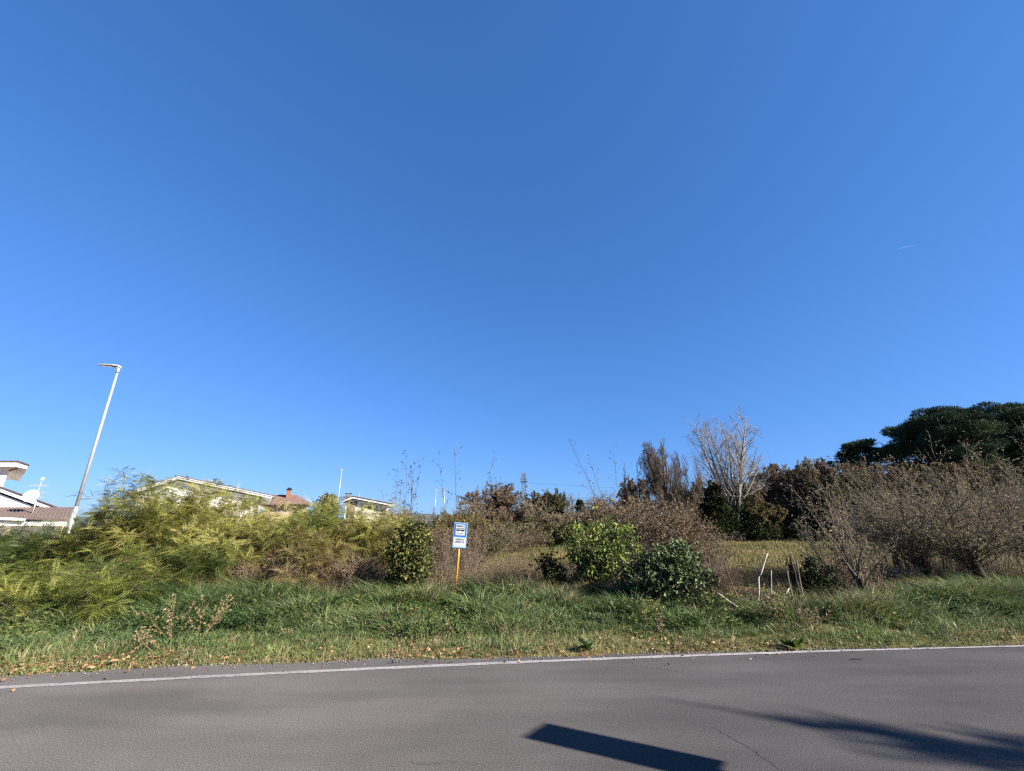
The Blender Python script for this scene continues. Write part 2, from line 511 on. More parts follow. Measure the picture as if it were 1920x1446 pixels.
xl = np.concatenate([np.linspace(-400, -41, 30), np.arange(-40, 40, .1), np.linspace(41, 400, 30)])
yl = line_y(xl)
def ragged(s): return (noise2(xl, xl * 0 + s, .12, 11) - .5) * .018
lw = np.interp(xl, [2.5, 6], [.047, .028])
v = np.stack([np.stack([xl, yl - lw + ragged(3), 0 * xl + .004], -1), np.stack([xl, yl + lw + ragged(40), 0 * xl + .004], -1)], 0)
n = len(xl); i = np.arange(n - 1)
b = Buf(); b.add(v, np.stack([i, i + 1, n + i + 1, n + i], -1))
tag(b.link('road_marking', M['paint']), kind='structure')

# pale yards by the left houses, added unseen to bounce light onto eaves
b = Buf(); px_ = np.linspace(0, 1, 14); V = []
for ya, yb, xa, xb in ((18.5, 33.0, -46, -15.5), (36.5, 52, -50, -18.5)):
    v = np.array([(xa, ya, .24), (xb, ya, .24), (xb * yb / ya * .98, yb, .24), (xa * 1.2, yb, .24)]); lo = v - np.array([0, 0, .6])
    b.add(np.concatenate([v, lo]), [(0, 1, 2, 3), (0, 4, 5, 1), (1, 5, 6, 2), (2, 6, 7, 3), (3, 7, 4, 0)])
M['bounce_paving'] = plain_mat('pale_bounce_paving', '#b5ada2', .85, 0, .12, 3)
tag(b.link('bounce_pavement', M['bounce_paving']), kind='structure')

# far wooded ridge closing the horizon
b = Buf(); hx = np.linspace(-900, 1400, 240)
prof = 7 + 9 * noise2(hx, hx * 0, 130, 21) + 4 * noise2(hx, hx * 0, 18, 22)
rowsY = [(520, 0.0), (560, .55), (600, .9), (640, 1.0), (760, .6), (900, 0)]
v = np.stack([np.stack([hx, hx * 0 + Y_ + 20 * noise2(hx, hx * 0 + Y_, 40, 23), prof * f_ - .5 + (f_ > 0) * 1.5 * noise2(hx, hx * 0 + Y_, 6, 24)], -1) for Y_, f_ in rowsY])
n = len(hx); i, j = np.meshgrid(np.arange(n - 1), np.arange(len(rowsY) - 1)); k = j * n + i
b.add(v, np.stack([k, k + 1, k + n + 1, k + n], -1))
tag(b.link('hills', M['hill'], smooth=True), kind='structure')


# ------------------------------------------------------------------ grass and litter (uncountable)
def blades(buf, rng, pos, h, w, lean, tint, bend=.5):
    N = len(pos)
    a = rng.uniform(0, 2 * PI, N); s = np.stack([np.cos(a), np.sin(a), 0 * a], -1)
    h = h[:, None]; w = w[:, None]
    mid = pos + np.array([0, 0, 1.]) * h * .55 + lean * h * .25
    tip = pos + np.array([0, 0, 1.]) * h * (1 - bend * .45 * rng.random((N, 1))) + lean * h * (.6 + .5 * rng.random((N, 1)))
    v = np.stack([pos - s * w, pos + s * w, mid + s * w * .75, mid - s * w * .75, tip], 1)
    k = np.arange(N)[:, None] * 5
    buf.add(v, k + np.array([0, 1, 2, 3]), k + np.array([3, 2, 4]), tint=np.repeat(np.clip(tint, 0, 1), 5))

rng = np.random.default_rng(1)
b = Buf()
# tufts: many blades from one centre, leaning outwards
NT = 10500
tx = rng.uniform(-15, 17, NT); td = rng.random(NT) ** .8 * 6.6
def back_y(x):
    return np.interp(x, [-14, -9, -6, -3, 0, 2.2, 3.6, 4.6, 5.6, 7, 9, 12, 16], [10.2, 9.8, 10.6, 11.1, 11.2, 10.9, 9.6, 8.75, 8.6, 9.2, 10.2, 11.2, 11.8]) + (noise2(x, x * 0, .9, 37) - .5) * .9
ty = edge_y(tx) + .03 + td
kp = ty < back_y(tx) + rng.normal(0, .25, NT); tx, td, ty = tx[kp], td[kp], ty[kp]; NT = len(tx)
hmap = np.interp(td, [0, .35, .9, 1.8, 2.8, 4.5, 6.6], [.04, .07, .11, .16, .26, .34, .36])
pn = noise2(tx, ty, .75, 31); pn2 = noise2(tx, ty, .28, 32); pn3 = noise2(tx, ty, 2.6, 33)
th = hmap * (.3 + 1.4 * pn ** 1.6 + .7 * rng.random(NT) ** 2) * np.where(tx > 6, .9, 1)
rt = np.clip((tx - 3.5) / 2.5, 0, 1)
th *= 1 + rt * np.interp(td, [.15, .5, 2, 3.2], [.2, 1.2, .9, .2])
th *= np.where((np.abs(tx + .122 * ty) < .45) & (ty > 8.2), .38, 1)
tt = .16 + .5 * pn2 * .7 + .35 * (pn3 - .35) + np.interp(td, [0, .5, 1.2, 2.5, 4], [.36, .22, .1, 0, -.06]) * (1 - .6 * rt) + .05 * rt + rng.normal(0, .07, NT)
tt += np.where(rng.random(NT) < .12, .4, 0)
nb = np.where(td < 1.2, 30, 46)
par = np.repeat(np.arange(NT), nb); N = len(par)
a = rng.uniform(0, 2 * PI, N); rad = rng.random(N) ** .7 * (.05 + .34 * th[par])
out = np.stack([np.cos(a), np.sin(a), 0 * a], -1)
lx, ly = tx[par] + out[:, 0] * rad, ty[par] + out[:, 1] * rad
wind = np.stack([(noise2(tx, ty, .7, 34) - .5) * 1.1, (noise2(tx, ty, .7, 35) - .6) * .9, 0 * tx], -1)[par]
lean = out * rng.uniform(.2, 2.0, (N, 1)) + wind
hh = th[par] * rng.uniform(.55, 1.2, N)
ok = ly > edge_y(lx) - .02
pos = np.stack([lx, ly, terrain_z(lx, ly) - .01], -1)
blades(b, rng, pos[ok], hh[ok], rng.uniform(.003, .0065, N)[ok] * (1 + 1.0 * np.clip(td[par][ok] - 1, 0, 1)), lean[ok], (tt[par] + rng.normal(0, .08, N))[ok], bend=.8)
# short mown grass beneath
N = 70000
px = rng.uniform(-15, 17, N); pd = rng.random(N) ** 1.3 * 3.2; py = edge_y(px) + .02 + pd
g = noise2(px, py, .5, 36)
keep = rng.random(N) < np.clip(pd * 1.6 + .25, 0, 1)
px, py, pd, g = px[keep], py[keep], pd[keep], g[keep]; N = len(px)
pos = np.stack([px, py, terrain_z(px, py) - .005], -1)
blades(b, rng, pos, rng.uniform(.03, .11, N) * (.6 + .8 * g), rng.uniform(.002, .0045, N), rng.normal(0, .7, (N, 3)) * [1, 1, 0], .25 + .4 * g + np.interp(pd, [0, .9, 2], [.3, .12, 0]) * np.where(px > 4.5, .3, 1) + rng.normal(0, .12, N))
tag(b.link('verge_grass', M['grass']), 'green roadside grass in tufts between the asphalt and the shrubs', 'grass', kind='stuff')

# straw-coloured dead grass and stalks behind the green tufts
rng = np.random.default_rng(2); b = Buf()
NT = 9000
tx = rng.uniform(-11, 18, NT); ty = back_y(tx) - .3 + rng.random(NT) ** 1.5 * 6.5
dens = noise2(tx, ty, 1.7, 41); keep = rng.random(NT) < dens * 1.3 * 1.0; tx, ty = tx[keep], ty[keep]; NT = len(tx)
th = (.3 + .55 * noise2(tx, ty, 1.2, 42)) * np.where(tx < -2.2, 1.15, .85) * np.where(tx > 4, .7, 1); tt = np.clip(noise2(tx, ty, 1.5, 43) + rng.normal(0, .15, NT), 0, 1)
par = np.repeat(np.arange(NT), 14); N = len(par)
a = rng.uniform(0, 2 * PI, N); out = np.stack([np.cos(a), np.sin(a), 0 * a], -1); rad = rng.random(N) * .14
lx, ly = tx[par] + out[:, 0] * rad, ty[par] + out[:, 1] * rad
blades(b, rng, np.stack([lx, ly, terrain_z(lx, ly) - .01], -1), th[par] * rng.uniform(.4, 1.25, N), rng.uniform(.0025, .005, N), out * rng.uniform(.1, .9, (N, 1)) + rng.normal(0, .25, (N, 3)) * [1, 1, 0], tt[par] + rng.normal(0, .15, N))
tag(b.link('dead_grass', M['red_straw']), 'brown dead grass and stalks standing behind the green verge', 'dead grass', kind='stuff')

# the field beyond
rng = np.random.default_rng(3); b = Buf()
N = 240000
fy = 12.5 + 85 * rng.random(N) ** 1.9; fx = rng.uniform(-.6, 1.3, N) * (fy + 4)
dry = (noise2(fx, fy, 3.0, 51) - .5) * .9 + (noise2(fx, fy, 12, 52) - .5) * .9 + .48
hh = (.05 + .42 * noise2(fx, fy, 2.2, 53) ** 2 * rng.random(N) + np.where(rng.random(N) < .05, .2, 0) * noise2(fx, fy, 5, 54)) * (1 + fy / 90) * np.where(fx > 5, .8, 1.1)
pos = np.stack([fx, fy, terrain_z(fx, fy) - .01], -1)
blades(b, rng, pos, hh, (.004 + fy * .0003) * rng.uniform(.6, 1.4, N), rng.normal(0, .5, (N, 3)) * [1, 1, 0], dry - .1 + rng.normal(0, .13, N))
tag(b.link('field_grass', M['field']), 'dull olive and straw grass covering the open field', 'grass', kind='stuff')

# fallen leaves along the asphalt edge
rng = np.random.default_rng(4); b = Buf()
N = 6000
lx = rng.uniform(-14, 16, N); dens = noise2(lx, lx * 0, 1.2, 61)
keep = rng.random(N) < (.12 + 1.3 * dens ** 2) * np.where(lx > 4, .35, 1); lx = lx[keep]; N = len(lx)
ld = np.abs(rng.normal(.32, .3, N)) * np.where(rng.random(N) < .07, -.5, 1)
ly = edge_y(lx) + ld; z = np.where(ld > 0, terrain_z(lx, ly) + .012 + rng.random(N) * .045, .006)
a = rng.uniform(0, 2 * PI, N)
leaves(b, rng, np.stack([lx, ly, z], -1), np.stack([np.cos(a), np.sin(a), rng.normal(.1, .3, N)], -1), rng.uniform(.025, .065, N), .7, .5)
tag(b.link('fallen_leaves', M['litter']), 'dry brown fallen leaves scattered along the asphalt edge', 'fallen leaves', kind='stuff')


# grit and small stones crumbling off the asphalt edge
rng = np.random.default_rng(6); b = Buf(); N = 5200
gx_ = rng.uniform(-14, 16, N); kp = rng.random(N) < .2 + noise2(gx_, gx_ * 0, .9, 62); gx_ = gx_[kp]; N = len(gx_)
gd = rng.normal(.05, .11, N); gy_ = edge_y(gx_) + gd; r_ = rng.uniform(.004, .013, N) * np.where(rng.random(N) < .06, 1.8, 1)
z_ = np.where(gd > .02, terrain_z(gx_, gy_), 0) + r_ * .5
oc = np.array([(1, 0, 0), (0, 1, 0), (-1, 0, 0), (0, -1, 0), (0, 0, .8), (0, 0, -.8)], float)
v = np.stack([gx_, gy_, z_], -1)[:, None] + oc[None] * r_[:, None, None] * rng.uniform(.6, 1.4, (N, 6, 1))
tf = np.array([(0, 1, 4), (1, 2, 4), (2, 3, 4), (3, 0, 4), (1, 0, 5), (2, 1, 5), (3, 2, 5), (0, 3, 5)])
b.add(v, None, (np.arange(N)[:, None, None] * 6 + tf[None]).reshape(-1, 3), tint=np.repeat(rng.random(N), 6))
M['stone'] = leaf_mat('grit', [(0, '#5f5a54'), (.6, '#857e76'), (1, '#a59c92')], 0, .9, .2)
tag(b.link('gravel', M['stone']), 'pale grit and small stones along the crumbling asphalt edge', 'gravel', kind='stuff')

# broad-leaved weeds mixed through the tall grass
rng = np.random.default_rng(7); b = Buf(); NC = 560
cx_ = rng.uniform(-12, 15, NC); cy_ = edge_y(cx_) + .9 + (back_y(cx_) + .4 - edge_y(cx_) - .9) * rng.random(NC) ** .7
kp = rng.random(NC) < noise2(cx_, cy_, 1.3, 63) * 1.4 - .15 + .2 * (cx_ > 4); cx_, cy_ = cx_[kp], cy_[kp]
for x_, y_ in zip(cx_, cy_):
    n = int(rng.uniform(50, 150)); rr = rng.uniform(.08, .26); hh_ = rng.uniform(.12, .38) * min(1, .35 + (y_ - edge_y(x_)) / 3)
    q = np.stack([x_ + rng.normal(0, rr * .6, n), y_ + rng.normal(0, rr * .6, n), terrain_z(x_, y_) + hh_ * rng.random(n) ** .7], -1)
    ax = rng.normal(0, 1, (n, 3)); ax[:, 2] = ax[:, 2] * .5 + .1
    leaves(b, rng, q, ax, rng.uniform(.03, .09, n) , .5, .3, np.clip(rng.normal(rng.uniform(.1, .8), .15, n), 0, 1))
M['weed'] = leaf_mat('weed_leaf', [(0, '#2f4424'), (.4, '#4b6233'), (.7, '#7b8445'), (1, '#a08a5c')], .25, .7, .1)
tag(b.link('undergrowth', M['weed']), 'mixed broad-leaved weeds growing through the tall roadside grass', 'undergrowth', kind='stuff')


# ------------------------------------------------------------------ plants
def stems_from(rng, n, base_r, spread, h, r, K=6, wob=.08, trop=.05, lean=(0, 0), hv=.2, push=None):
    a = rng.uniform(0, 2 * PI, n); rr = base_r * np.sqrt(rng.random(n))
    st = np.stack([np.cos(a) * rr, np.sin(a) * rr, 0 * a - .05], -1)
    sp = np.radians(spread) * np.sqrt(rng.random(n)); a2 = a + rng.normal(0, .5, n)
    d = np.stack([np.sin(sp) * np.cos(a2) + lean[0], np.sin(sp) * np.sin(a2) + lean[1], np.cos(sp)], -1)
    L = h / np.maximum(np.cos(sp * .8), .4) * np.clip(1 + rng.normal(0, hv, n), .5, 1.25)
    p, r_ = shoot(rng, st, d, L, np.full(n, r) * rng.uniform(.6, 1.2, n), K, wob, trop, .3, push)
    return p, r_, L


def fit(ps, h=None, hw=None, z0=0.0, top=99.6, dome=0):
    """scales grown branches to the wanted height and half-width"""
    P = np.concatenate([p.reshape(-1, 3) for p in ps])
    if h:
        f = (h - z0) / (np.percentile(P[:, 2], top) - z0)
        for p in ps: p[..., 2] = z0 + (p[..., 2] - z0) * f
    if hw:
        c = np.median(P[:, :2], axis=0) * .7; f = hw / np.percentile(np.hypot(P[:, 0] - c[0], P[:, 1] - c[1]), 97)
        for p in ps: p[..., :2] *= f
    if dome:
        # the outermost twigs stop at a rounded outline
        zc, hz = z0 + (h - z0) * dome, (h - z0) * (1 - dome)
        for p in ps:
            q = p.copy(); q[..., 2] = np.maximum(q[..., 2] - zc, 0) * hw / hz
            r = np.linalg.norm(q, axis=-1, keepdims=True) / hw; k = np.where(r > .8, (.8 + (r - .8) * .48) / np.maximum(r, 1e-6), 1)
            up = p[..., 2] > zc
            p[..., :2] *= k; p[..., 2] = np.where(up, zc + (p[..., 2] - zc) * k[..., 0], p[..., 2])


def pinnate_shrub(seed, loc, hw, h, mat, label, bias=0., n_fr=1000, group='feathery green shrubs along the left verge', lean=(0, 0)):
    rng = np.random.default_rng(seed)
    t = thing('feathery_shrub', label, 'shrub', loc, 0, group)
    wood, fo = Buf(), Buf()
    p0, r0, L0 = stems_from(rng, 26, hw * .6, math.degrees(math.atan2(hw * .8, h)), h * .9, .02, lean=lean, hv=.22)
    p1, r1, L1 = sprout(rng, p0, r0, L0, 7, .15, 1, 50, 15, .42, trop=.02)
    p2, r2, L2 = sprout(rng, p1, r1, L1, 3, .25, 1, 45, 15, .6, trop=-.02, rmin=.0025)
    fit((p0, p1, p2), h - .12, hw * 1.05)
    for p, r, s in ((p0, r0, 5), (p1, r1, 4), (p2, r2, 3)): tubes(wood, p, r, s)
    wood.link('branches', M['bark'], t)
    n_fr *= 3.5
    n1 = max(1, int(n_fr * .7 / len(p2))); n2 = max(1, int(n_fr * .3 / len(p1)))
    for p, n, lo in ((p2, n1 + 1, .2), (p1, n2 + 1, .35), (p0, 6, .55)):
        q, tn = along(rng, p, n, lo)
        d = tn + rng.normal(0, .75, (len(q), 3)); d[:, 2] = d[:, 2] * .55 + .05; d[:, 0] += .25
        tint = .48 + bias + .55 * (noise2(q[:, 0] + loc[0], q[:, 2] * 1.3 + q[:, 1] * .5, .45, 71) - .5) - .35 * np.clip((noise2(q[:, 0] + loc[0], q[:, 2], .8, 76) - .62) * 4, 0, 1) + rng.normal(0, .16, len(q))
        fronds(fo, rng, q, d, rng.uniform(.16, .38, len(q)), 10, np.clip(tint, 0, 1), .21)
    fo.link('foliage', mat, t)
    return t


SH = [
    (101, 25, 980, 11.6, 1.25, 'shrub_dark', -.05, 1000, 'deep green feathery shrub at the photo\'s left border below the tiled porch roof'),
    (102, 165, 1058, 9.2, 1.45, 'shrub', -.12, 1000, 'low sprawling feathery shrub whose branches hang over the roadside grass, nearest of the green shrubs', ),
    (103, 216, 944, 12.4, 1.15, 'shrub', -.02, 1700, 'tall feathery shrub immediately right of the tall leaning-looking lamp post'),
    (104, 326, 895, 12.2, 1.45, 'shrub', .1, 2200, 'tallest olive-green feathery shrub, covering the gable of the wide white house'),
    (105, 405, 912, 12.6, 1.3, 'shrub', .18, 2000, 'yellowish feathery shrub below the window of the wide white house'),
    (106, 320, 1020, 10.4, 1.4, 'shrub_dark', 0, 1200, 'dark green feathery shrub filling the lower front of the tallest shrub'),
    (107, 548, 939, 12.9, 1.45, 'shrub', .22, 2200, 'olive feathery shrub below the orange roof with the brick chimney'),
    (108, 632, 944, 12.9, 1.45, 'shrub', .22, 2200, 'olive feathery shrub below the small round dark tree'),
    (109, 700, 950, 13.0, 1.2, 'shrub', .26, 1700, 'pale olive feathery shrub below the farthest house, beside the ivy-covered bush'),
    (110, 450, 985, 11.6, 1.3, 'shrub', .15, 1700, 'olive feathery shrub rising just left of the red-brown brambles'),
    (111, 590, 985, 12.0, 1.5, 'shrub_dry', .25, 1700, 'withered tan feathery shrub above the brambles behind the short wooden stake'),
    (113, 272, 924, 12.7, 1.1, 'shrub', .02, 1500, 'feathery shrub between the lamp post and the tallest olive-green shrub'),
    (114, 480, 950, 12.5, 1.1, 'shrub', .2, 1400, 'light feathery shrub directly below the right end of the wide white house'),
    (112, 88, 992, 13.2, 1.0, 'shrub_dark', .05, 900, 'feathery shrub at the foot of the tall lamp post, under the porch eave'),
]
for sd, px, py, Y, hw, mt, bias, nf, lb in SH:
    h = hgt(py, Y) + .06
    pinnate_shrub(sd, (xat(px, py + 60, Y), Y, 0), hw, h, M[mt], lb, bias, nf)


def leafy_bush(seed, name, label, cat, loc, hw, h, leafm, woodm='twig', n_st=22, nl=(6, 4), leaf=(.03, .06), per=(4, 3), wr=.45, group=None, spread=None, lean=(0, 0), ang=42, lr=(.45, .55), droop=0., rst=.012, bias=0., base=.4, trop=.03):
    rng = np.random.default_rng(seed)
    t = thing(name, label, cat, loc, 0, group)
    wood, fo = Buf(), Buf()
    p0, r0, L0 = stems_from(rng, n_st, hw * base, spread or math.degrees(math.atan2(hw * .85, h)), h * .92, rst, lean=lean, hv=.2, wob=.1, trop=trop)
    p1, r1, L1 = sprout(rng, p0, r0, L0, nl[0], .18, 1, ang, 14, lr[0], rmin=.003)
    p2, r2, L2 = sprout(rng, p1, r1, L1, nl[1], .2, 1, ang, 16, lr[1], rmin=.002, K=3, trop=-droop)
    fit((p0, p1, p2), h, hw)
    for p, r, s in ((p0, r0, 5), (p1, r1, 3), (p2, r2, 3)): tubes(wood, p, r, s)
    wood.link('branches', M[woodm], t)
    for p, n in ((p2, per[0]), (p1, per[1])):
        if n < 1: continue
        q, tn = along(rng, p, n, .15)
        d = tn * .6 + rng.normal(0, .7, (len(q), 3)); d[:, 2] -= .25
        tint = np.clip(.5 + bias + .5 * (noise2(q[:, 0] + seed, q[:, 2] + q[:, 1], .4, 72) - .5) + rng.normal(0, .2, len(q)), 0, 1)
        leaves(fo, rng, q, d, rng.uniform(*leaf, len(q)), wr, .3, tint)
    fo.link('foliage', M[leafm], t)
    return t


def px_bush(seed, name, label, cat, px, top, Y, wpx, leafm, **k):
    hw = wpx / 2 / 850 * Y
    return leafy_bush(seed, name, label, cat, (xat(px, top + 50, Y), Y, 0), hw, hgt(top, Y), leafm, **k)


# brambles in the verge
BR = 'dry bramble clumps along the field edge'
dry = dict(n_st=60, nl=(6, 4), leaf=(.02, .045), per=(2, 1), base=.9, trop=-.06, rst=.008, group=BR)
px_bush(201, 'bramble', 'red-brown dry bramble at the left of the short wooden stake', 'bramble', 488, 1030, 11.0, 120, 'bramble', **dry)
px_bush(202, 'bramble', 'red-brown dry bramble directly behind the short wooden stake', 'bramble', 575, 1022, 11.2, 120, 'bramble', **dry)
px_bush(203, 'bramble', 'dry bramble between the short wooden stake and the dark ivy bush', 'bramble', 670, 1022, 11.4, 130, 'bramble', **dry)
px_bush(204, 'bramble', 'grey-brown dry bramble right behind the yellow sign pole', 'bramble', 862, 1005, 12.8, 110, 'rust', **dry)
px_bush(205, 'bramble', 'low bramble with a few yellow-green leaves right of the sign pole foot', 'bramble', 905, 1075, 11.4, 80, 'olive', **dry)
px_bush(206, 'bramble', 'reddish twiggy bramble at the right side of the glossy ivy mound', 'bramble', 1335, 1040, 9.9, 90, 'rust', n_st=90, nl=(6, 4), leaf=(.02, .04), per=(2, 1), base=.5, trop=0, rst=.009, spread=38, group=BR)
px_bush(212, 'bramble', 'brown tangle between the bright green bush and the glossy ivy mound', 'bramble', 1190, 1020, 11.6, 120, 'rust', **dry)
px_bush(213, 'bramble', 'dry brown tangle between the narrow ivy stump and the bright green bush', 'bramble', 1062, 1055, 11.8, 80, 'red_straw', **dry)
px_bush(214, 'bramble', 'dry tangle against the right foot of the dark upright ivy bush', 'bramble', 818, 1045, 11.5, 80, 'rust', **dry)
px_bush(215, 'bramble', 'dry straw-coloured tangle in the field edge between sign and narrow ivy stump', 'bramble', 965, 1045, 12.5, 150, 'red_straw', **dry)
px_bush(216, 'bramble', 'dry tangle in front of the bright green bush at the grass edge', 'bramble', 1130, 1085, 10.8, 110, 'olive', **dry)
px_bush(217, 'bramble', 'brown weedy tangle around the feet of the old wooden stakes', 'bramble', 1480, 1112, 9.2, 110, 'rust', **dry)
px_bush(207, 'bramble', 'low brown bramble behind the two pale upright sticks', 'bramble', 1440, 1098, 10.2, 110, 'rust', **dry)
px_bush(208, 'bramble', 'low brown bramble under the small forked tree right of the ivy stump', 'bramble', 1570, 1095, 10.4, 120, 'willow', **dry)
px_bush(209, 'bramble', 'tangled grey-brown bramble around the crossed pale sticks', 'bramble', 1690, 1050, 12.6, 110, 'willow', **dry)
px_bush(210, 'bramble', 'brown bramble mound under the first leaning pollard trunk', 'bramble', 1730, 1100, 12.0, 120, 'willow', **dry)
px_bush(211, 'bramble', 'brown bramble mound under the pollard at the right border', 'bramble', 1905, 1098, 12.2, 140, 'willow', **dry)

# thicket across the middle distance
TH = 'thicket bushes in the middle distance'
th = dict(n_st=50, nl=(7, 5), leaf=(.045, .09), per=(6, 4), group=TH)
for sd, px, top, Y, w, m, lb in [
    (221, 758, 957, 16.5, 160, 'rust', 'brown twiggy bush rising behind the dark ivy bush'),
    (222, 822, 968, 18, 160, 'olive', 'olive bush behind the upper left of the bus stop sign'),
    (223, 895, 985, 22, 160, 'olive', 'olive bush right of the bus stop sign at mid distance'),
    (224, 955, 986, 30, 160, 'rust', 'low russet bush at the field edge below the mast'),
    (225, 1020, 982, 38, 160, 'olive', 'greenish bush at the field edge left of the small fir'),
    (226, 1080, 978, 42, 160, 'rust', 'russet bush at the field edge below the small fir'),
    (227, 985, 980, 55, 150, 'rust', 'brown bush in front of the lattice mast foot'),
    (228, 870, 962, 48, 150, 'gold', 'tawny bush beneath the row of thin far lamp posts'),
    (229, 735, 950, 30, 80, 'rust', 'brown leafless bush at the right end of the farthest house'),
    (230, 1150, 950, 40, 110, 'rust', 'brown bush behind the bright green bush'),
    (232, 780, 985, 14.5, 140, 'olive', 'green-brown bush between the ivy bush and the sign'),
    (233, 850, 992, 15, 130, 'rust', 'brown bush directly behind the bus stop sign board'),
    (234, 930, 958, 72, 60, 'rust', 'far brown bush below the tall slender bare tree'),
    (235, 1010, 966, 74, 60, 'olive', 'far olive bush right of the lattice mast foot'),
    (236, 1050, 962, 72, 60, 'willow', 'far grey-brown bush left of the small fir foot'),
    (237, 1105, 960, 70, 60, 'rust', 'far brown bush right of the small fir foot'),
    (238, 880, 965, 66, 60, 'olive', 'far olive bush below the dark russet far tree'),
    (239, 1160, 955, 60, 70, 'willow', 'far grey-brown bush left of the round bare tree foot'),
    (240, 960, 985, 40, 90, 'willow', 'low grey-brown bush at the far end of the open field'),
    (246, 1060, 985, 44, 90, 'olive', 'low olive bush at the far end of the field left of the bright green bush'),
]:
    px_bush(sd, 'thicket_bush', lb, 'bush', px, top, Y, w, m, **(dict(th, leaf=(.14, .3), rst=.03) if Y > 35 else th))

# rusty bush behind the ivy mound
px_bush(241, 'russet_bush', 'wide russet-leaved bush standing behind the bright green bush and ivy mound', 'bush', 1235, 937, 14.5, 190, 'rust', n_st=80, nl=(9, 6), leaf=(.04, .085), per=(7, 5), rst=.014, base=.6)
px_bush(242, 'russet_bush', 'lower russet bush at the right of the wide russet bush, before the dark trees', 'bush', 1330, 985, 15.5, 110, 'willow', n_st=34, nl=(6, 4), leaf=(.035, .06), per=(3, 2))


def clump_bush(seed, name, label, cat, loc, clumps, n, leaf, leafm, wr=.7, woodm='bark_dark', trunk=None, part='foliage', bias=0, out=.7, hang=.35, inner=.55, group=None, sm=.22, sub=0):
    rng = np.random.default_rng(seed)
    t = thing(name, label, cat, loc, 0, group)
    fo = Buf()
    use = clumps
    if sub:
        sp_, sd_, si_ = shell(rng, clumps, sub, .75, 1.05); c0 = np.array(clumps)[si_]
        sr = c0[:, 3:6].mean(1, keepdims=True) * rng.uniform(.22, .42, (sub, 1))
        use = np.concatenate([sp_, sr * 1.15, sr * 1.15, sr * .9], 1)
        q1, d1, _ = shell(rng, use, int(n * .8), .2, 1.1); q2, d2, _ = shell(rng, clumps, n - int(n * .8), .5, .9)
        q, d = np.concatenate([q1, q2]), np.concatenate([d1, d2])
    else:
        q, d, idx = shell(rng, clumps, n, inner)
    ax = d * out + rng.normal(0, .6, (n, 3)); ax[:, 2] -= hang
    tint = np.clip(.42 + bias + .45 * (noise2(q[:, 0] + seed, q[:, 2] + q[:, 1], .3, 73) - .5) + rng.normal(0, sm, n), 0, 1)
    leaves(fo, rng, q, ax, rng.uniform(*leaf, n), wr, .25, tint, up=d * 1.2)
    if sub:
        ns = 46; sp0, sd0, _ = shell(rng, clumps, ns, .7, .95); sd0[:, 2] = np.abs(sd0[:, 2]) * .9 + .25
        ps_, rs_ = shoot(rng, sp0, sd0 + rng.normal(0, .35, sd0.shape), rng.uniform(.12, .5, ns), np.full(ns, .006), 6, .16, -.03, .4)
        q3, t3 = along(rng, ps_, 13, .25); a3 = t3 * .5 + rng.normal(0, .7, q3.shape); a3[:, 2] -= .2
        leaves(fo, rng, q3, a3, rng.uniform(leaf[0] * .5, leaf[1] * .9, len(q3)), wr, .25, np.clip(rng.normal(.6, .2, len(q3)), 0, 1))
    fo.link(part, M[leafm], t)
    if trunk:
        w = Buf()
        for p, r in trunk: w.tube(p, r, 7)
        cl = np.array(clumps)
        st = np.zeros((len(cl) * 5, 3)); st[:, :2] = rng.normal(0, .05, (len(st), 2)); en = np.repeat(cl[:, :3], 5, 0) + rng.normal(0, .25, (len(st), 3)) * np.repeat(cl[:, 3:6], 5, 0)
        L = np.linalg.norm(en - st, axis=1)
        p, r = shoot(rng, st, en - st, L, np.full(len(st), .02), 5, .06, 0)
        tubes(w, p, r, 4)
        if sub: tubes(w, ps_, rs_, 4)
        w.link('branches', M[woodm], t)
    return t


def px_clumps(Y, Xc, spec):
    """(x, y, rx, ry) circles on the photo -> ellipsoids around the plant's base"""
    out = []
    for x, y, rx, ry in spec:
        p = at(x, y, Y); s = Y / 850
        dy = ((x * 7 + y * 3) % 10 - 5) / 10 * rx * s
        out.append((p.x - Xc, dy, p.z, rx * s, (rx + ry) / 2 * s, ry * s * 1.03))
    return out


# ivy bush left of the sign
Y = 10.9; X = xat(770, 1100, Y)
clump_bush(301, 'ivy_bush', 'dark upright ivy-covered bush with yellow-green leaf tips left of the bus stop sign', 'bush', (X, Y, 0),
           px_clumps(Y, X, [(770, 1068, 32, 42), (766, 1030, 31, 32), (773, 1002, 27, 26), (754, 1010, 18, 22), (790, 1020, 18, 30), (788, 1058, 19, 40), (752, 1052, 19, 40), (772, 987, 16, 14)]),
           4200, (.05, .095), 'ivy', sub=80, trunk=[([(0, 0, -.1), (.05, 0, .6), (-.03, 0, 1.2)], [.11, .09, .05])], bias=-.06)
# dark ivy stump
Y = 11.3; X = xat(1035, 1100, Y)
clump_bush(302, 'ivy_stump', 'narrow dark stump wrapped in dead ivy left of the bright green bush', 'stump', (X, Y, 0),
           px_clumps(Y, X, [(1030, 1075, 10, 28), (1040, 1085, 14, 26), (1028, 1052, 8, 16), (1052, 1097, 12, 12), (1012, 1050, 8, 4)]),
           1000, (.05, .09), 'ivy', sub=30, trunk=[([(-.05, 0, -.1), (-.08, 0, .35), (-.12, 0, .8)], [.09, .075, .05]), ([(.05, 0, -.1), (.02, 0, .3), (0, 0, .6)], [.08, .06, .03])], bias=-.25)
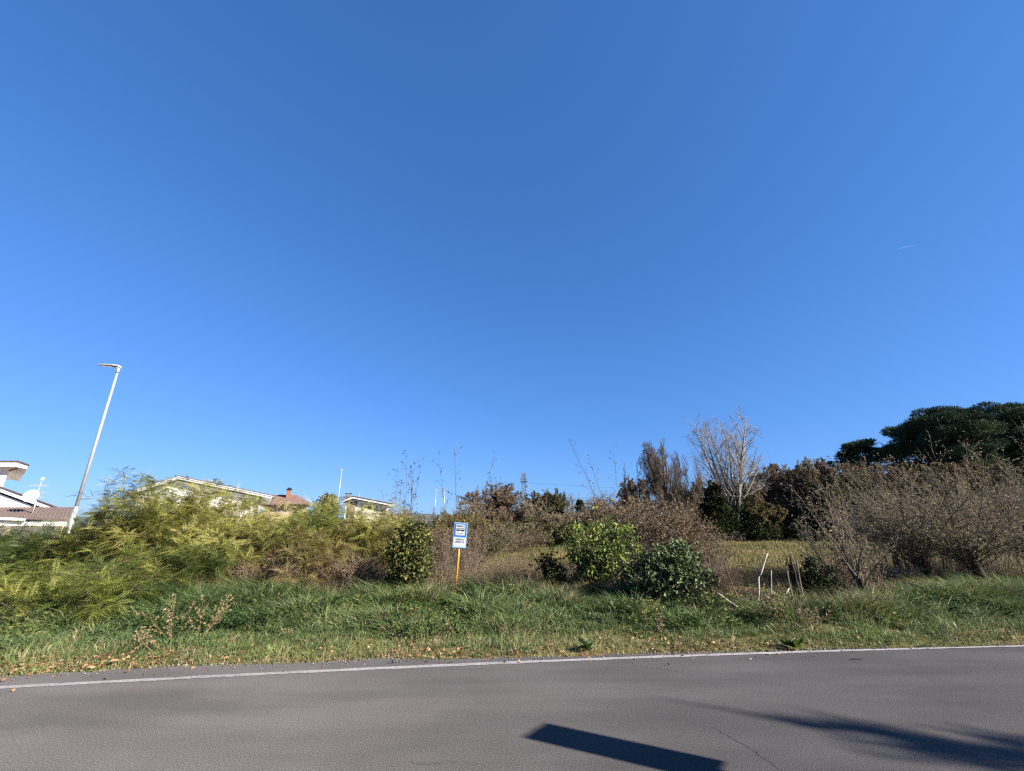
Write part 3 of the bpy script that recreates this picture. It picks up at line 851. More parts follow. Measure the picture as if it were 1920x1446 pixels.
# bright green bush
Y = 11.2; X = xat(1125, 1100, Y)
clump_bush(303, 'green_bush', 'bright green leafy bush left of the glossy ivy mound', 'bush', (X, Y, 0),
           px_clumps(Y, X, [(1140, 990, 30, 22), (1120, 1010, 42, 30), (1095, 1030, 32, 32), (1165, 1012, 26, 22), (1085, 1060, 24, 26), (1125, 1050, 36, 34), (1165, 1042, 24, 26), (1110, 1080, 28, 22), (1150, 968, 12, 8), (1070, 1030, 10, 14), (1190, 1030, 14, 12), (1080, 1005, 14, 10), (1180, 1070, 16, 12)]),
           2900, (.07, .15), 'bright', .36, 'bark', trunk=[([(0, 0, -.1), (.03, 0, .7)], [.05, .03]), ([(.2, 0, -.1), (.1, 0, .8)], [.04, .02])], out=.4, hang=.55, inner=.35, sub=75)
# glossy ivy mound
Y = 9.9; X = xat(1245, 1120, Y)
clump_bush(304, 'ivy_mound', 'rounded glossy ivy mound right of the bright green bush', 'bush', (X, Y, 0),
           px_clumps(Y, X, [(1270, 1055, 38, 32), (1235, 1065, 40, 34), (1285, 1085, 32, 40), (1205, 1090, 38, 30), (1245, 1105, 42, 32), (1180, 1108, 22, 18), (1295, 1110, 22, 26), (1220, 1050, 22, 20), (1195, 1065, 18, 10), (1300, 1045, 14, 14), (1165, 1090, 14, 10), (1255, 1030, 16, 8)]),
           6200, (.05, .095), 'ivy_grey', .8, sub=110, trunk=[([(0, 0, -.1), (.05, 0, .9)], [.08, .05])], bias=.08)
# ivy stump among the stakes
Y = 9.7; X = xat(1520, 1120, Y)
clump_bush(305, 'ivy_stump', 'short broken trunk overgrown with dark ivy right of the old wooden stakes', 'stump', (X, Y, 0),
           px_clumps(Y, X, [(1512, 1100, 18, 34), (1540, 1105, 28, 26), (1530, 1075, 22, 20), (1505, 1072, 9, 14), (1555, 1120, 18, 14)]),
           1500, (.05, .09), 'evergreen', sub=40, trunk=[([(-.2, 0, -.1), (-.23, 0, .5), (-.25, 0, .82)], [.1, .085, .08])], bias=0)
# weeds by the road edge
for sd, px, py, lb, n in ((311, 1492, 1216, 'rosette of broad green weed leaves at the asphalt edge below the pale sticks', 60), (312, 1100, 1220, 'small green weed at the asphalt edge below the bright green bush', 40)):
    p = ground(px, py); rng = np.random.default_rng(sd)
    t = thing('roadside_weed', lb, 'weed', (p.x, p.y + .06, .0), 0, 'weeds at the asphalt edge')
    fo, w = Buf(), Buf(); a = rng.uniform(0, 2 * PI, n)
    leaves(fo, rng, np.stack([np.cos(a) * .02, np.sin(a) * .02, a * 0 + .01], -1), np.stack([np.cos(a), np.sin(a), rng.uniform(.1, 1.2, n)], -1), rng.uniform(.08, .19, n), .3, .3, rng.uniform(.05, .45, n))
    fo.link('foliage', M['bright'], t)
    for k in range(5): w.tube([(0, 0, -.02), (rng.normal(0, .03), rng.normal(0, .03), .12)], .003, 4)
    w.link('stem', M['straw'], t)

# beige dry weed in the grass, left
def dry_weed(seed, label, px, py, h, spread=35, n=7, pxlean=(0, 0)):
    rng = np.random.default_rng(seed); p = ground(px, py)
    t = thing('dry_weed', label, 'weed', (p.x, p.y, 0), 0, 'dead weeds in the verge')
    w, fo = Buf(), Buf()
    p0, r0, L0 = stems_from(rng, n, .06, spread, h, .006, wob=.12, lean=pxlean)
    p1, r1, L1 = sprout(rng, p0, r0, L0, 6, .25, 1, 45, 12, .3, rmin=.002)
    tubes(w, p0, r0, 4); tubes(w, p1, r1, 3); w.link('stem', M['straw'], t)
    for P, m in ((p1, 9), (p0, 10)):
        q, tn = along(rng, P, m, .3); leaves(fo, rng, q, rng.normal(size=(len(q), 3)), rng.uniform(.015, .04, len(q)), .6, .4, rng.uniform(.4, 1, len(q)))
    fo.link('foliage', M['straw'], t)
dry_weed(321, 'upright beige dead weed in the grass in front of the dark low shrub', 330, 1200, .62, 30, 6)
dry_weed(322, 'beige dead weed bending to the right in the grass beside the upright one', 375, 1195, .5, 40, 5, (.6, 0))
dry_weed(323, 'small beige dead weed flattened towards the road on the left grass', 290, 1215, .3, 60, 4, (-.6, -.2))
dry_weed(324, 'rust-coloured dead weed stalks below the pale upright sticks', 1460, 1180, .55, 25, 8)
dry_weed(325, 'rust-coloured dead weed stalks right of the old wooden stakes', 1530, 1190, .5, 28, 8)
dry_weed(326, 'thin dead weed stalk in the grass below the glossy ivy mound', 1225, 1185, .35, 35, 4)


# tall thin saplings
def sapling(seed, label, px, top, Y, pxb, n=1, spread=8, leafm='olive', lean=(0, 0), r=.012, per=3, h2=None):
    rng = np.random.default_rng(seed); h = hgt(top, Y)
    t = thing('sapling', label, 'sapling', (xat(pxb, 1000, Y), Y, 0), 0, 'thin bare saplings against the sky')
    w, fo = Buf(), Buf()
    dx = xat(px, top, Y) - xat(pxb, 1000, Y)
    p0, r0, L0 = stems_from(rng, n, .15, spread, h, r, K=8, wob=.035, trop=.02, lean=(dx / h, 0), hv=.14)
    p1, r1, L1 = sprout(rng, p0, r0, L0, 12, .45, 1, 38, 10, .14, rmin=.003, end=.5, trop=.03)
    tubes(w, p0, r0, 5); tubes(w, p1, r1, 3); w.link('branches', M['bark'], t)
    q, tn = along(rng, p1, per, .4); d = tn + rng.normal(0, .8, (len(q), 3)); d[:, 2] -= .5
    leaves(fo, rng, q, d, rng.uniform(.05, .09, len(q)), .45, .3); fo.link('foliage', M[leafm], t)
sapling(331, 'clump of thin saplings with sparse leaves rising behind the ivy bush', 775, 888, 13.5, 765, 6, 14)
sapling(332, 'single thin sapling leaning left above the bus stop sign', 838, 885, 14, 862, 2, 6)
sapling(333, 'thin sapling leaning right, just right of the bus stop sign top', 898, 878, 14.5, 880, 2, 5)
sapling(334, 'tall thin leaning sapling left of the round bare tree', 1140, 835, 15, 1175, 3, 9, 'rust')
sapling(335, 'thin sapling left of the clump behind the ivy bush', 742, 915, 14, 752, 3, 12)
sapling(336, 'straight thin reddish stem in front of the wide russet bush', 1215, 900, 13.5, 1232, 2, 5, 'rust')


# ------------------------------------------------------------------ trees
def tree(seed, name, label, loc, h, cfg, bark='bark', leafm=None, leaf=(.1, .2), per=0, wr=.5, trunk_h=.25, trunk_r=.2, forks=4, fork_sp=22, levels=(), lean=(0, 0), group=None, trop=.04, fork_wob=.06, cat='tree', ivy=None, hw=None, dome=0):
    rng = np.random.default_rng(seed)
    t = thing(name, label, cat, loc, 0, group)
    tr, w = Buf(), Buf()
    tp, trr = shoot(rng, np.array([[0, 0, -.2]]), np.array([[lean[0], lean[1], 1.]]), np.array([h * trunk_h + .2]), np.array([trunk_r]), 6, .03, 0, .75)
    tubes(tr, tp, trr, 9); tr.link('trunk', M[bark], t, True)
    end = tp[0, -1]
    a = np.arange(forks) * 2 * PI / forks + rng.uniform(0, 1.5); sp = np.radians(fork_sp) * rng.uniform(.45, 1.15, forks)
    st = np.repeat(tp[:, -1], forks, 0) - np.array([0, 0, 1.]) * rng.uniform(0, .25, (forks, 1)) * h * trunk_h
    d = np.stack([np.sin(sp) * np.cos(a), np.sin(sp) * np.sin(a), np.cos(sp)], -1)
    L = (h * (1 - trunk_h)) / np.cos(sp * .7) * rng.uniform(.82, 1.0, forks)
    p, r = shoot(rng, st, d, L, np.full(forks, trunk_r * .62), 9, fork_wob, trop, .12)
    cur = (p, r, L); leafy = []; al = [(p, r, 6)]
    for lv in levels:
        lv = dict(lv); S = lv.pop('S', 3)
        cur = sprout(rng, *cur[:3], **lv); al.append((cur[0], cur[1], S)); leafy.append(cur[0])
    fit([x[0] for x in al], h * (1.06 if dome else 1), hw, end[2] * .8, 97.5, dome)
    for x in al: tubes(w, *x)
    if leafm and per:
        fo = Buf()
        for P in leafy[-2:]:
            q, tn = along(rng, P, per, .2); d = tn * .5 + rng.normal(0, .7, (len(q), 3)); d[:, 2] -= .2
            tint = np.clip(.5 + .6 * (noise2(q[:, 0] + seed, q[:, 2] + q[:, 1] * .6, h * .12, 74) - .5) + rng.normal(0, .18, len(q)), 0, 1)
            leaves(fo, rng, q, d, rng.uniform(*leaf, len(q)), wr, .3, tint)
        c = fo.link('crown', M[leafm], t); w.link('branches', M[bark], t)
    else:
        w.link('crown', M[bark], t)
    if ivy:
        n, cl = ivy; fo = Buf(); q, dd, _ = shell(rng, cl, n, .5)
        ax = dd * .7 + rng.normal(0, .6, (n, 3)); ax[:, 2] -= .3
        leaves(fo, rng, q, ax, rng.uniform(.18, .34, n), .7, .25, np.clip(rng.normal(.4, .2, n), 0, 1), up=dd)
        fo.link('ivy', M['evergreen'], t)
    return t


bare = [dict(n=9, lo=.18, hi=1, ang=36, av=9, lr=.42, rr=.5, K=6, wob=.07, trop=.05, rmin=.02, S=4),
        dict(n=8, lo=.2, hi=1, ang=38, av=10, lr=.42, rr=.5, K=5, wob=.09, trop=.05, rmin=.013),
        dict(n=6, lo=.2, hi=1, ang=38, av=12, lr=.5, rr=.6, K=4, wob=.1, trop=.05, rmin=.010)]
Y = 50
tree(401, 'bare_poplar', 'tallest bare tree, pale and twin-stemmed, rising above an ivy-covered base', (xat(1378, 950, Y), Y, 0), hgt(780, Y), None, 'bark_pale', trunk_h=.14, trunk_r=.34, forks=6, fork_sp=26,
     hw=4.7, dome=.45, levels=[dict(bare[0], n=18, lo=.1, ang=42, lr=.42, trop=.09), dict(bare[1], n=10, ang=38, trop=.06), dict(bare[2], n=9, ang=36, rmin=.007)], ivy=(2600, [(0, 0, 2, 1.6, 1.6, 2.4), (.5, 0, 4.2, 1.1, 1.1, 1.6), (-1.3, .3, 3, 1.2, 1.2, 2.2), (1.2, 0, 1.8, 1.6, 1.4, 2), (.4, 0, 5.6, .6, .6, 1.2), (-1.6, 0, 4.8, .7, .7, 1.2)]))
Y = 46
tree(402, 'bare_oak', 'round-crowned bare brown tree left of the tallest bare tree', (xat(1245, 950, Y), Y, 0), hgt(834, Y), None, 'bark', trunk_h=.25, trunk_r=.24, forks=13, fork_sp=62, fork_wob=.09,
     hw=4.3, dome=.3, levels=[dict(bare[0], n=16, ang=52, lr=.42, wob=.12, lo=.1), dict(bare[1], n=10, ang=46, lr=.45, wob=.14), dict(bare[2], n=10, ang=45, lr=.55, wob=.15)], trop=.0)

# brown half-bare wood right of the poplar
wood = [dict(n=12, lo=.15, hi=1, ang=42, av=12, lr=.42, rr=.5, K=5, wob=.09, trop=.03, rmin=.015, S=4), dict(n=9, lo=.2, hi=1, ang=42, av=12, lr=.45, rr=.55, K=4, wob=.1, trop=.02, rmin=.01), dict(n=6, lo=.2, hi=1, ang=42, av=14, lr=.5, rr=.6, K=3, wob=.1, rmin=.009)]
for sd, px, top, Y, m, per, lb in [
    (411, 1445, 878, 58, 'rust', 3, 'brown thin-leaved tree just right of the tallest bare tree'),
    (412, 1500, 880, 56, 'rust', 3, 'brown twiggy tree left of the dark cedar, above the dark hedge'),
    (413, 1545, 864, 54, 'willow', 3, 'grey-brown tree with a fuzzy top left of the cedar'),
    (414, 1428, 945, 50, 'gold', 5, 'small golden-leaved tree at the edge of the dark hedge'),
    (415, 1600, 890, 48, 'olive', 4, 'brownish tree in front of the cedar'),
    (416, 1690, 885, 46, 'rust', 3, 'brown tree below the left end of the umbrella pine crown'),
    (417, 1200, 900, 52, 'rust', 2, 'low bare brown tree left of the round bare tree'),
    (418, 1320, 915, 52, 'rust', 2, 'low bare brown tree between the round bare tree and the tallest bare tree'),
    (419, 1790, 872, 44, 'willow', 3, 'brown tree below the middle of the umbrella pine crown'),
    (420, 1880, 870, 44, 'willow', 3, 'brown tree at the right border below the umbrella pines'),
    (421, 1470, 872, 60, 'willow', 3, 'grey-brown tree filling the skyline between the tallest bare tree and the cedar'),
    (422, 1575, 868, 50, 'rust', 4, 'russet tree directly below the left edge of the cedar'),
    (423, 1640, 872, 52, 'rust', 4, 'russet tree directly below the middle of the cedar'),
    (424, 1735, 872, 50, 'olive', 4, 'olive-brown tree under the left end of the umbrella pine crown'),
    (425, 1835, 866, 50, 'rust', 4, 'russet tree between the two umbrella pine trunks'),
    (427, 1525, 868, 58, 'willow', 2, 'tall grey-brown tree behind the dark hedge left of the cedar'),
    (428, 1300, 905, 55, 'willow', 2, 'grey-brown tree filling the gap right of the round bare tree'),
    (426, 1395, 905, 53, 'rust', 3, 'brown tree directly behind the tallest bare tree'),
]:
    tree(sd, 'autumn_tree', lb, (xat(px, 960, Y), Y, 0), hgt(top, Y), None, 'twig', m, (.10, .2), per + 1, .5, .1, .13, 9, 46, wood, hw=52 / 850 * Y, dome=.35, group='half-bare autumn trees at the field\'s far side')

# far centre trees
for sd, px, top, Y, m, per, sp, lb in [
    (431, 905, 926, 92, 'rust', 7, 30, 'dark russet tree at the left end of the far tree row'),
    (432, 935, 910, 95, 'rust', 5, 20, 'tall slender bare tree left of the lattice mast'),
    (433, 950, 924, 93, 'rust', 6, 20, 'slender russet tree left of the foot of the lattice mast'),
    (434, 1014, 928, 90, 'olive', 8, 22, 'olive conical tree just right of the lattice mast'),
    (435, 1036, 926, 88, 'olive', 8, 20, 'green conical tree between the lattice mast and the small fir'),
    (436, 1068, 930, 100, 'willow', 0, 12, 'thin bare grey tree left of the small fir'),
    (437, 1112, 932, 100, 'willow', 0, 12, 'thin bare grey tree right of the small fir'),
    (438, 1135, 925, 98, 'willow', 0, 12, 'thin bare grey tree behind the leaning sapling'),
    (439, 968, 952, 88, 'rust', 6, 30, 'low russet tree at the foot of the lattice mast'),
    (440, 1160, 935, 80, 'rust', 2, 25, 'low brown tree far behind the wide russet bush'),
    (441, 918, 918, 98, 'willow', 1, 24, 'bare grey-brown tree between the dark russet tree and the tall slender one'),
    (442, 1000, 935, 84, 'willow', 1, 24, 'low bare grey-brown tree right of the lattice mast foot'),
    (443, 1052, 930, 92, 'willow', 1, 22, 'bare grey-brown tree left of the thin bare grey tree by the small fir'),
    (444, 880, 940, 86, 'willow', 1, 24, 'bare grey-brown tree at the far left end of the far tree row'),
    (445, 1128, 938, 78, 'rust', 2, 26, 'low russet tree behind the left edge of the wide russet bush'),
]:
    tree(sd, 'far_tree', lb, (xat(px, 960, Y), Y, 0), hgt(top, Y), None, 'twig', m if per else None, (.17, .32), per * 2, .55, .15, .16, 7, sp, [dict(wood[0], rmin=.03, n=12), dict(wood[1], rmin=.022, n=10)], hw=(sp + 14) / 850 * Y, group='tree row far across the field')


def conifer(seed, name, label, loc, h, hw, leafm='pine', tiers=16, group=None, flat=False, tuft=.3, per=7, up=.1, power=.9):
    rng = np.random.default_rng(seed)
    t = thing(name, label, 'tree', loc, 0, group)
    tr, w, fo = Buf(), Buf(), Buf()
    tr.tube([(0, 0, -.2), (.03 * h * .1, 0, h * .5), (0, 0, h * .98)], [h * .018, h * .012, h * .002], 7); tr.link('trunk', M['bark_dark'], t, True)
    n = tiers * 9
    z = h * (.08 + .9 * rng.random(n)); f = (1 - z / h) ** power
    a = rng.uniform(0, 2 * PI, n); L = hw * (f + .06) * rng.uniform(.65, 1.15, n)
    st = np.stack([0 * z, 0 * z, z], -1); d = np.stack([np.cos(a), np.sin(a), 0 * a + up], -1)
    p, r = shoot(rng, st, d, L, np.full(n, h * .004), 5, .06, -.03 if flat else .05)
    tubes(w, p, r, 4)
    p1, r1, L1 = sprout(rng, p, r, L, 5, .2, 1, 45, 10, .4, rmin=.006, K=3)
    tubes(w, p1, r1, 3); w.link('branches', M['bark_dark'], t)
    for P, m in ((p1, per), (p, per)):
        q, tn = along(rng, P, m, .2); dd = tn + rng.normal(0, .6, (len(q), 3))
        leaves(fo, rng, q, dd, rng.uniform(.6, 1.2, len(q)) * tuft, .35, .2)
    fo.link('crown', M[leafm], t)
conifer(451, 'fir_tree', 'small dark pointed fir in the far tree row', (xat(1089, 970, 85), 85, 0), hgt(938, 85), 2.6, tuft=.5, per=4)

def cedar(seed, label, px, top, Y, wpx):
    h = hgt(top, Y); hw = wpx / 2 / 820 * Y; rng = np.random.default_rng(seed); cl = []
    for k in range(70):
        f = rng.random(); z = h * (.45 + .53 * f); q = hw * (1 - .55 * max(0, f - .6) / .4) * math.sqrt(rng.random()); a = rng.uniform(0, 2 * PI)
        s_ = rng.uniform(.5, 1.1) * hw * .19; z = min(z + rng.random() ** 3 * .06 * h, h * .99)
        cl.append((math.cos(a) * q, math.sin(a) * q, z - .12 * q + .1 * abs(math.sin(3 * a)), s_ * 1.6, s_ * 1.6, s_ * .4))
    clump_bush(seed, 'cedar_tree', label, 'tree', (xat(px, 900, Y), Y, 0), cl, 22000, (.3, .5), 'pine', .35, trunk=[([(0, 0, -.2), (0, 0, h * .5), (0, 0, h * .95)], [.4, .3, .05])], part='crown', hang=-.1, inner=.3)
cedar(452, 'dark cedar with layered flat branches left of the umbrella pines', 1636, 829, 66, 118)
conifer(453, 'fir_tree', 'dark evergreen beside the ivy base of the tallest bare tree', (xat(1345, 970, 49), 49, 0), hgt(902, 49), 2.4, 'evergreen', 18, tuft=.4, per=6)


def umbrella_pine(seed, label, loc, h, hw, base, n=9000):
    rng = np.random.default_rng(seed)
    t = thing('umbrella_pine', label, 'pine tree', loc, 0, 'umbrella pines at the right')
    tr, w, fo = Buf(), Buf(), Buf()
    tr.tube([(.6, 0, -.2), (.3, 0, h * .25), (0, 0, base * .9)], [.5, .4, .32], 9); tr.link('trunk', M['bark_dark'], t, True)
    cl = []
    for k in range(110):
        a = rng.uniform(0, 2 * PI); q = math.sqrt(rng.random()) * .92
        top = base + (h - base) * math.sqrt(max(0, 1 - q * q)) ** .8
        low = base - (h - base) * .12 + (h - base) * .2 * q
        z = top - rng.uniform(.0, 1.0) ** 1.6 * (top - low)
        s = rng.uniform(.6, 1.3) * hw * .16
        cl.append((math.cos(a) * q * hw, math.sin(a) * q * hw, z - s * .45, s * 1.15, s * 1.15, s * .62))
    en = np.array(cl)[:, :3]; st = np.repeat([[0, 0, base * .72]], len(en), 0) + np.array([0, 0, 1.]) * rng.uniform(0, .25, (len(en), 1)) * base
    p, r = shoot(rng, st, en - st, np.linalg.norm(en - st, axis=1), np.full(len(en), .15), 7, .05, .0, .3)
    tubes(w, p, r, 5); w.link('branches', M['bark_dark'], t)
    q, d, _ = shell(rng, cl, n, .35)
    ax = d * .8 + rng.normal(0, .5, (n, 3)); ax[:, 2] += .35
    tint = np.clip(.45 + rng.normal(0, .16, len(cl))[_] + rng.normal(0, .15, n), 0, 1)
    leaves(fo, rng, q, ax, rng.uniform(.25, .5, n), .22, .2, tint, up=d * 2.2 + np.array([0, 0, .6]))
    fo.link('crown', M['pine'], t)
Y = 60
umbrella_pine(461, 'broad dark umbrella pine, the left of the two', (xat(1782, 900, Y), Y, 0), hgt(765, Y), 6.4, hgt(880, Y), 85000)
umbrella_pine(462, 'slightly higher dark umbrella pine cut by the right border', (xat(1910, 900, Y + 3), Y + 3, 0), hgt(754, Y + 3), 6.6, hgt(880, Y + 3), 85000)


# dark evergreen hedge trees under the wood
def evergreen(seed, label, px, top, Y, wpx, n=5200, leafm='evergreen'):
    h = hgt(top, Y); hw = wpx / 2 / 850 * Y; rng = np.random.default_rng(seed)
    cl = []
    for k in range(16):
        z = rng.uniform(.08, .88) * h; q = (1 - (z / h) ** 2.2) * .65 + .15
        a = rng.uniform(0, 2 * PI); rr = rng.random() * q * hw
        s = rng.uniform(.3, .5) * hw
        cl.append((math.cos(a) * rr, math.sin(a) * rr, z, s, s, s * rng.uniform(.7, 1.2)))
    clump_bush(seed, 'evergreen_tree', label, 'tree', (xat(px, top + 50, Y), Y, 0), cl, n, (.14, .28), leafm, .5, trunk=[([(0, 0, -.1), (0, 0, h * .5)], [.14, .08])], part='crown', group='dark evergreen trees edging the field', sm=.25)
for sd, px, top, Y, w, m, lb in [
    (471, 1330, 945, 49, 70, 'evergreen', 'dark evergreen left of the ivy base of the tallest bare tree'),
    (472, 1400, 925, 50.5, 90, 'evergreen', 'dark evergreen right behind the ivy base of the tallest bare tree'),
    (473, 1470, 940, 51, 90, 'evergreen', 'dark evergreen right of the small golden-leaved tree'),
    (474, 1520, 915, 50, 90, 'evergreen', 'tall dark evergreen at the centre of the dark hedge'),
    (475, 1580, 905, 48, 100, 'evergreen', 'dark evergreen in front of the cedar foot'),
    (476, 1650, 900, 47, 110, 'evergreen', 'dark evergreen left of the umbrella pine trunks'),
    (477, 1740, 895, 47, 120, 'evergreen', 'dark evergreen below the left umbrella pine'),
    (478, 1840, 885, 47, 120, 'evergreen', 'dark evergreen below the right umbrella pine'),
    (479, 1930, 880, 47, 120, 'evergreen', 'dark evergreen at the right border under the umbrella pines'),
    (480, 1280, 955, 52, 90, 'evergreen', 'dark low evergreen behind the foot of the round bare tree'),
    (481, 1435, 975, 49.5, 60, 'evergreen', 'low dark evergreen below the small golden-leaved tree'),
]:
    evergreen(sd, lb, px, top, Y, w, leafm=m)
evergreen(482, 'small round dark tree rising above the shrubs left of the second lamp post', 610, 908, 30, 66, 2600, 'olive')


# ------------------------------------------------------------------ coppiced shrubs on the right
def pollard(seed, label, px, py, Y, topy, tw=.12, th=.75, lean=(-.6, 0), n=100, sh=2.2, hw=66, per=(3, 2), leafm='willow', wid=1.75):
    rng = np.random.default_rng(seed)
    t = thing('pollard_willow', label, 'tree', (xat(px, py, Y), Y, 0), 0, 'brown pollard trees at the right of the verge')
    tr, w, fo = Buf(), Buf(), Buf()
    d = np.array([[lean[0], lean[1], 1.]])
    tp, trr = shoot(rng, np.array([[0, 0, -.12]]), d, np.array([th + .12]), np.array([tw]), 7, .06, .03, .85)
    trr[0, -2:] *= 1.3; tubes(tr, tp, trr, 9); tr.link('trunk', M['bark_dark'], t, True)
    head = tp[0, -1]; H = hgt(topy, Y)
    n = int(n * .72); st = np.repeat(tp[:, -1], n, 0) + rng.normal(0, tw * .55, (n, 3)); st[:, 2] -= rng.random(n) ** 2 * th * .3
    a = rng.uniform(0, 2 * PI, n); sp = np.radians(hw) * np.sqrt(rng.random(n))
    dd = np.stack([np.sin(sp) * np.cos(a) - .05, np.sin(sp) * np.sin(a), np.cos(sp)], -1)
    L = (H - head[2]) * np.where(rng.random(n) < .12, 1.3, rng.uniform(.3, 1.1, n)) / np.cos(sp * .45)
    p, r = shoot(rng, st, dd, L, rng.uniform(.008, .02, n), 8, .06, .0, .25)
    p1, r1, L1 = sprout(rng, p, r, L, 8, .3, 1, 36, 12, .3, rmin=.003, K=4, wob=.1)
    p2, r2, L2 = sprout(rng, p1, r1, L1, 4, .2, 1, 42, 14, .55, rmin=.0022, K=3)
    fit((p, p1, p2), H, None, head[2], 98.5)
    tubes(w, p, r, 5); tubes(w, p1, r1, 3); tubes(w, p2, r2, 3); w.link('branches', M['twig'], t)
    for P, m in ((p2, per[0]), (p1, per[1])):
        if m < 1: continue
        q, tn = along(rng, P, m, .2); ax = tn * .6 + rng.normal(0, .7, (len(q), 3)); ax[:, 2] -= .15
        tint = np.clip(.45 + .5 * (noise2(q[:, 0] + seed, q[:, 2] + q[:, 1], .4, 75) - .5) + rng.normal(0, .18, len(q)), 0, 1)
        leaves(fo, rng, q, ax, rng.uniform(.03, .065, len(q)), .5, .3, tint)
    fo.link('crown', M[leafm], t)
pollard(501, 'brown pollard with a thick dark leaning trunk, first one right of the crossed sticks', 1775, 1105, 12.2, 880, .13, 1.0, (-.55, 0), 110)
pollard(502, 'brown pollard with a leaning dark trunk nearest the right border', 1868, 1115, 12.0, 868, .13, 1.0, (-.5, 0), 110)
pollard(503, 'small forked tree with thin dark stems right of the ivy stump', 1622, 1140, 9.9, 905, .06, .55, (-.1, 0), 26, hw=30, per=(2, 1))
pollard(504, 'brown pollard partly outside the right border, behind the others', 1985, 1110, 13.0, 865, .13, 1.1, (-.3, 0), 110)
pollard(505, 'farther brown pollard filling the gap between the forked tree and the first leaning trunk', 1690, 1075, 15.5, 890, .11, 1.3, (-.2, 0), 100)

SC = 'tangled bare scrub between the pollards'
sc = dict(n_st=34, nl=(7, 4), leaf=(.025, .055), per=(2, 1), base=.75, rst=.011, group=SC, ang=38, lr=(.4, .5))
for sd, px, top, Y, w, m, lb in [
    (511, 1560, 965, 12.6, 150, 'willow', 'thin scrub with sparse leaves at the left edge of the brown tangle'),
    (512, 1655, 925, 13.4, 170, 'willow', 'grey-brown scrub behind the crossed pale sticks'),
    (513, 1722, 905, 14.2, 160, 'rust', 'brown scrub just left of the first leaning pollard trunk'),
    (514, 1815, 965, 12.8, 130, 'willow', 'tangled scrub filling the gap between the two leaning pollard trunks'),
    (515, 1850, 885, 14.5, 190, 'rust', 'tall brown scrub behind the two leaning pollard trunks'),
    (516, 1935, 925, 12.4, 150, 'willow', 'scrub reaching the ground at the right border in front of the pollards'),
    (517, 1600, 1010, 10.3, 120, 'rust', 'low brown scrub around the small forked tree'),
    (518, 1700, 1078, 11.4, 110, 'olive', 'low olive-brown scrub at the grass edge below the first leaning pollard'),
]:
    px_bush(sd, 'bare_scrub', lb, 'bush', px, top, Y, w, m, **sc)

# ------------------------------------------------------------------ stakes and sticks
ST_G = 'stakes and sticks along the old fence line'
def stick(name, label, pts, r, mat, cat='stick', Y=11.2):
    P = [at(x, y, Y) for x, y in pts]
    t = Vector((P[0].x, P[0].y, 0))
    bb = Buf(); rng = np.random.default_rng(int(pts[0][0]))
    q = []
    for a_, c_ in zip(P[:-1], P[1:]):
        for k in range(5): q.append(np.array(a_.lerp(c_, k / 5) - t) + rng.normal(0, r * .25, 3))
    q.append(np.array(P[-1] - t)); q[0] = q[0] - np.array([0, 0, max(0, q[0][2]) + .05]) if q[0][2] < .5 else q[0]
    n = len(q); bb.tube(q, np.linspace(r, r * .65, n) * rng.uniform(.85, 1.15, n), 7)
    o = bb.link(name, M[mat], None, True); o.location = t
    tag(o, label, cat, ST_G)
stick('wooden_stake', 'short weathered wooden stake standing among the red-brown brambles', [(533, 1135), (539, 1046)], .028, 'stick_grey', 'stake', 10.6)
stick('broken_branch', 'pale barkless branch bent in the middle, standing upright', [(1421, 1155), (1423, 1085), (1439, 1038)], .022, 'stick_white', 'stick', 8.9)
stick('pale_stick', 'thin pale straight stick just right of the bent pale branch', [(1446, 1155), (1446, 1070)], .013, 'stick_white', 'stick', 8.95)
stick('wooden_stake', 'brown wooden stake leaning left, nearest the pale sticks', [(1492, 1160), (1476, 1070)], .024, 'stick_grey', 'stake', 8.9)
stick('wooden_stake', 'tall dark stake leaning left beside the ivy-grown broken trunk', [(1503, 1130), (1481, 1040)], .024, 'bark_dark', 'stake', 9.1)
stick('wooden_stake', 'dark stake standing against the ivy-grown broken trunk', [(1508, 1135), (1493, 1048)], .022, 'stick_grey', 'stake', 9.25)
stick('pale_stick', 'pale stick leaning right against the brown wooden stake', [(1452, 1155), (1480, 1103)], .016, 'stick_white', 'stick', 8.8)
stick('brown_branch', 'long brown branch slanting down to the right beside the reddish twiggy bramble', [(1403, 1162), (1378, 1112), (1357, 1052)], .014, 'bark', 'branch', 8.9)
stick('fallen_branch', 'pale fallen branch sloping down to the right onto the grass', [(1418, 1157), (1385, 1140), (1345, 1112)], .016, 'stick_white', 'branch', 8.75)
stick('pale_stick', 'pale crossed stick leaning right in the grey bramble by the pollards', [(1670, 1092), (1692, 1052)], .018, 'stick_white', 'stick', 12.4)
stick('pale_stick', 'shorter pale stick beside the crossed one in the grey bramble', [(1677, 1094), (1684, 1066)], .018, 'stick_white', 'stick', 12.35)

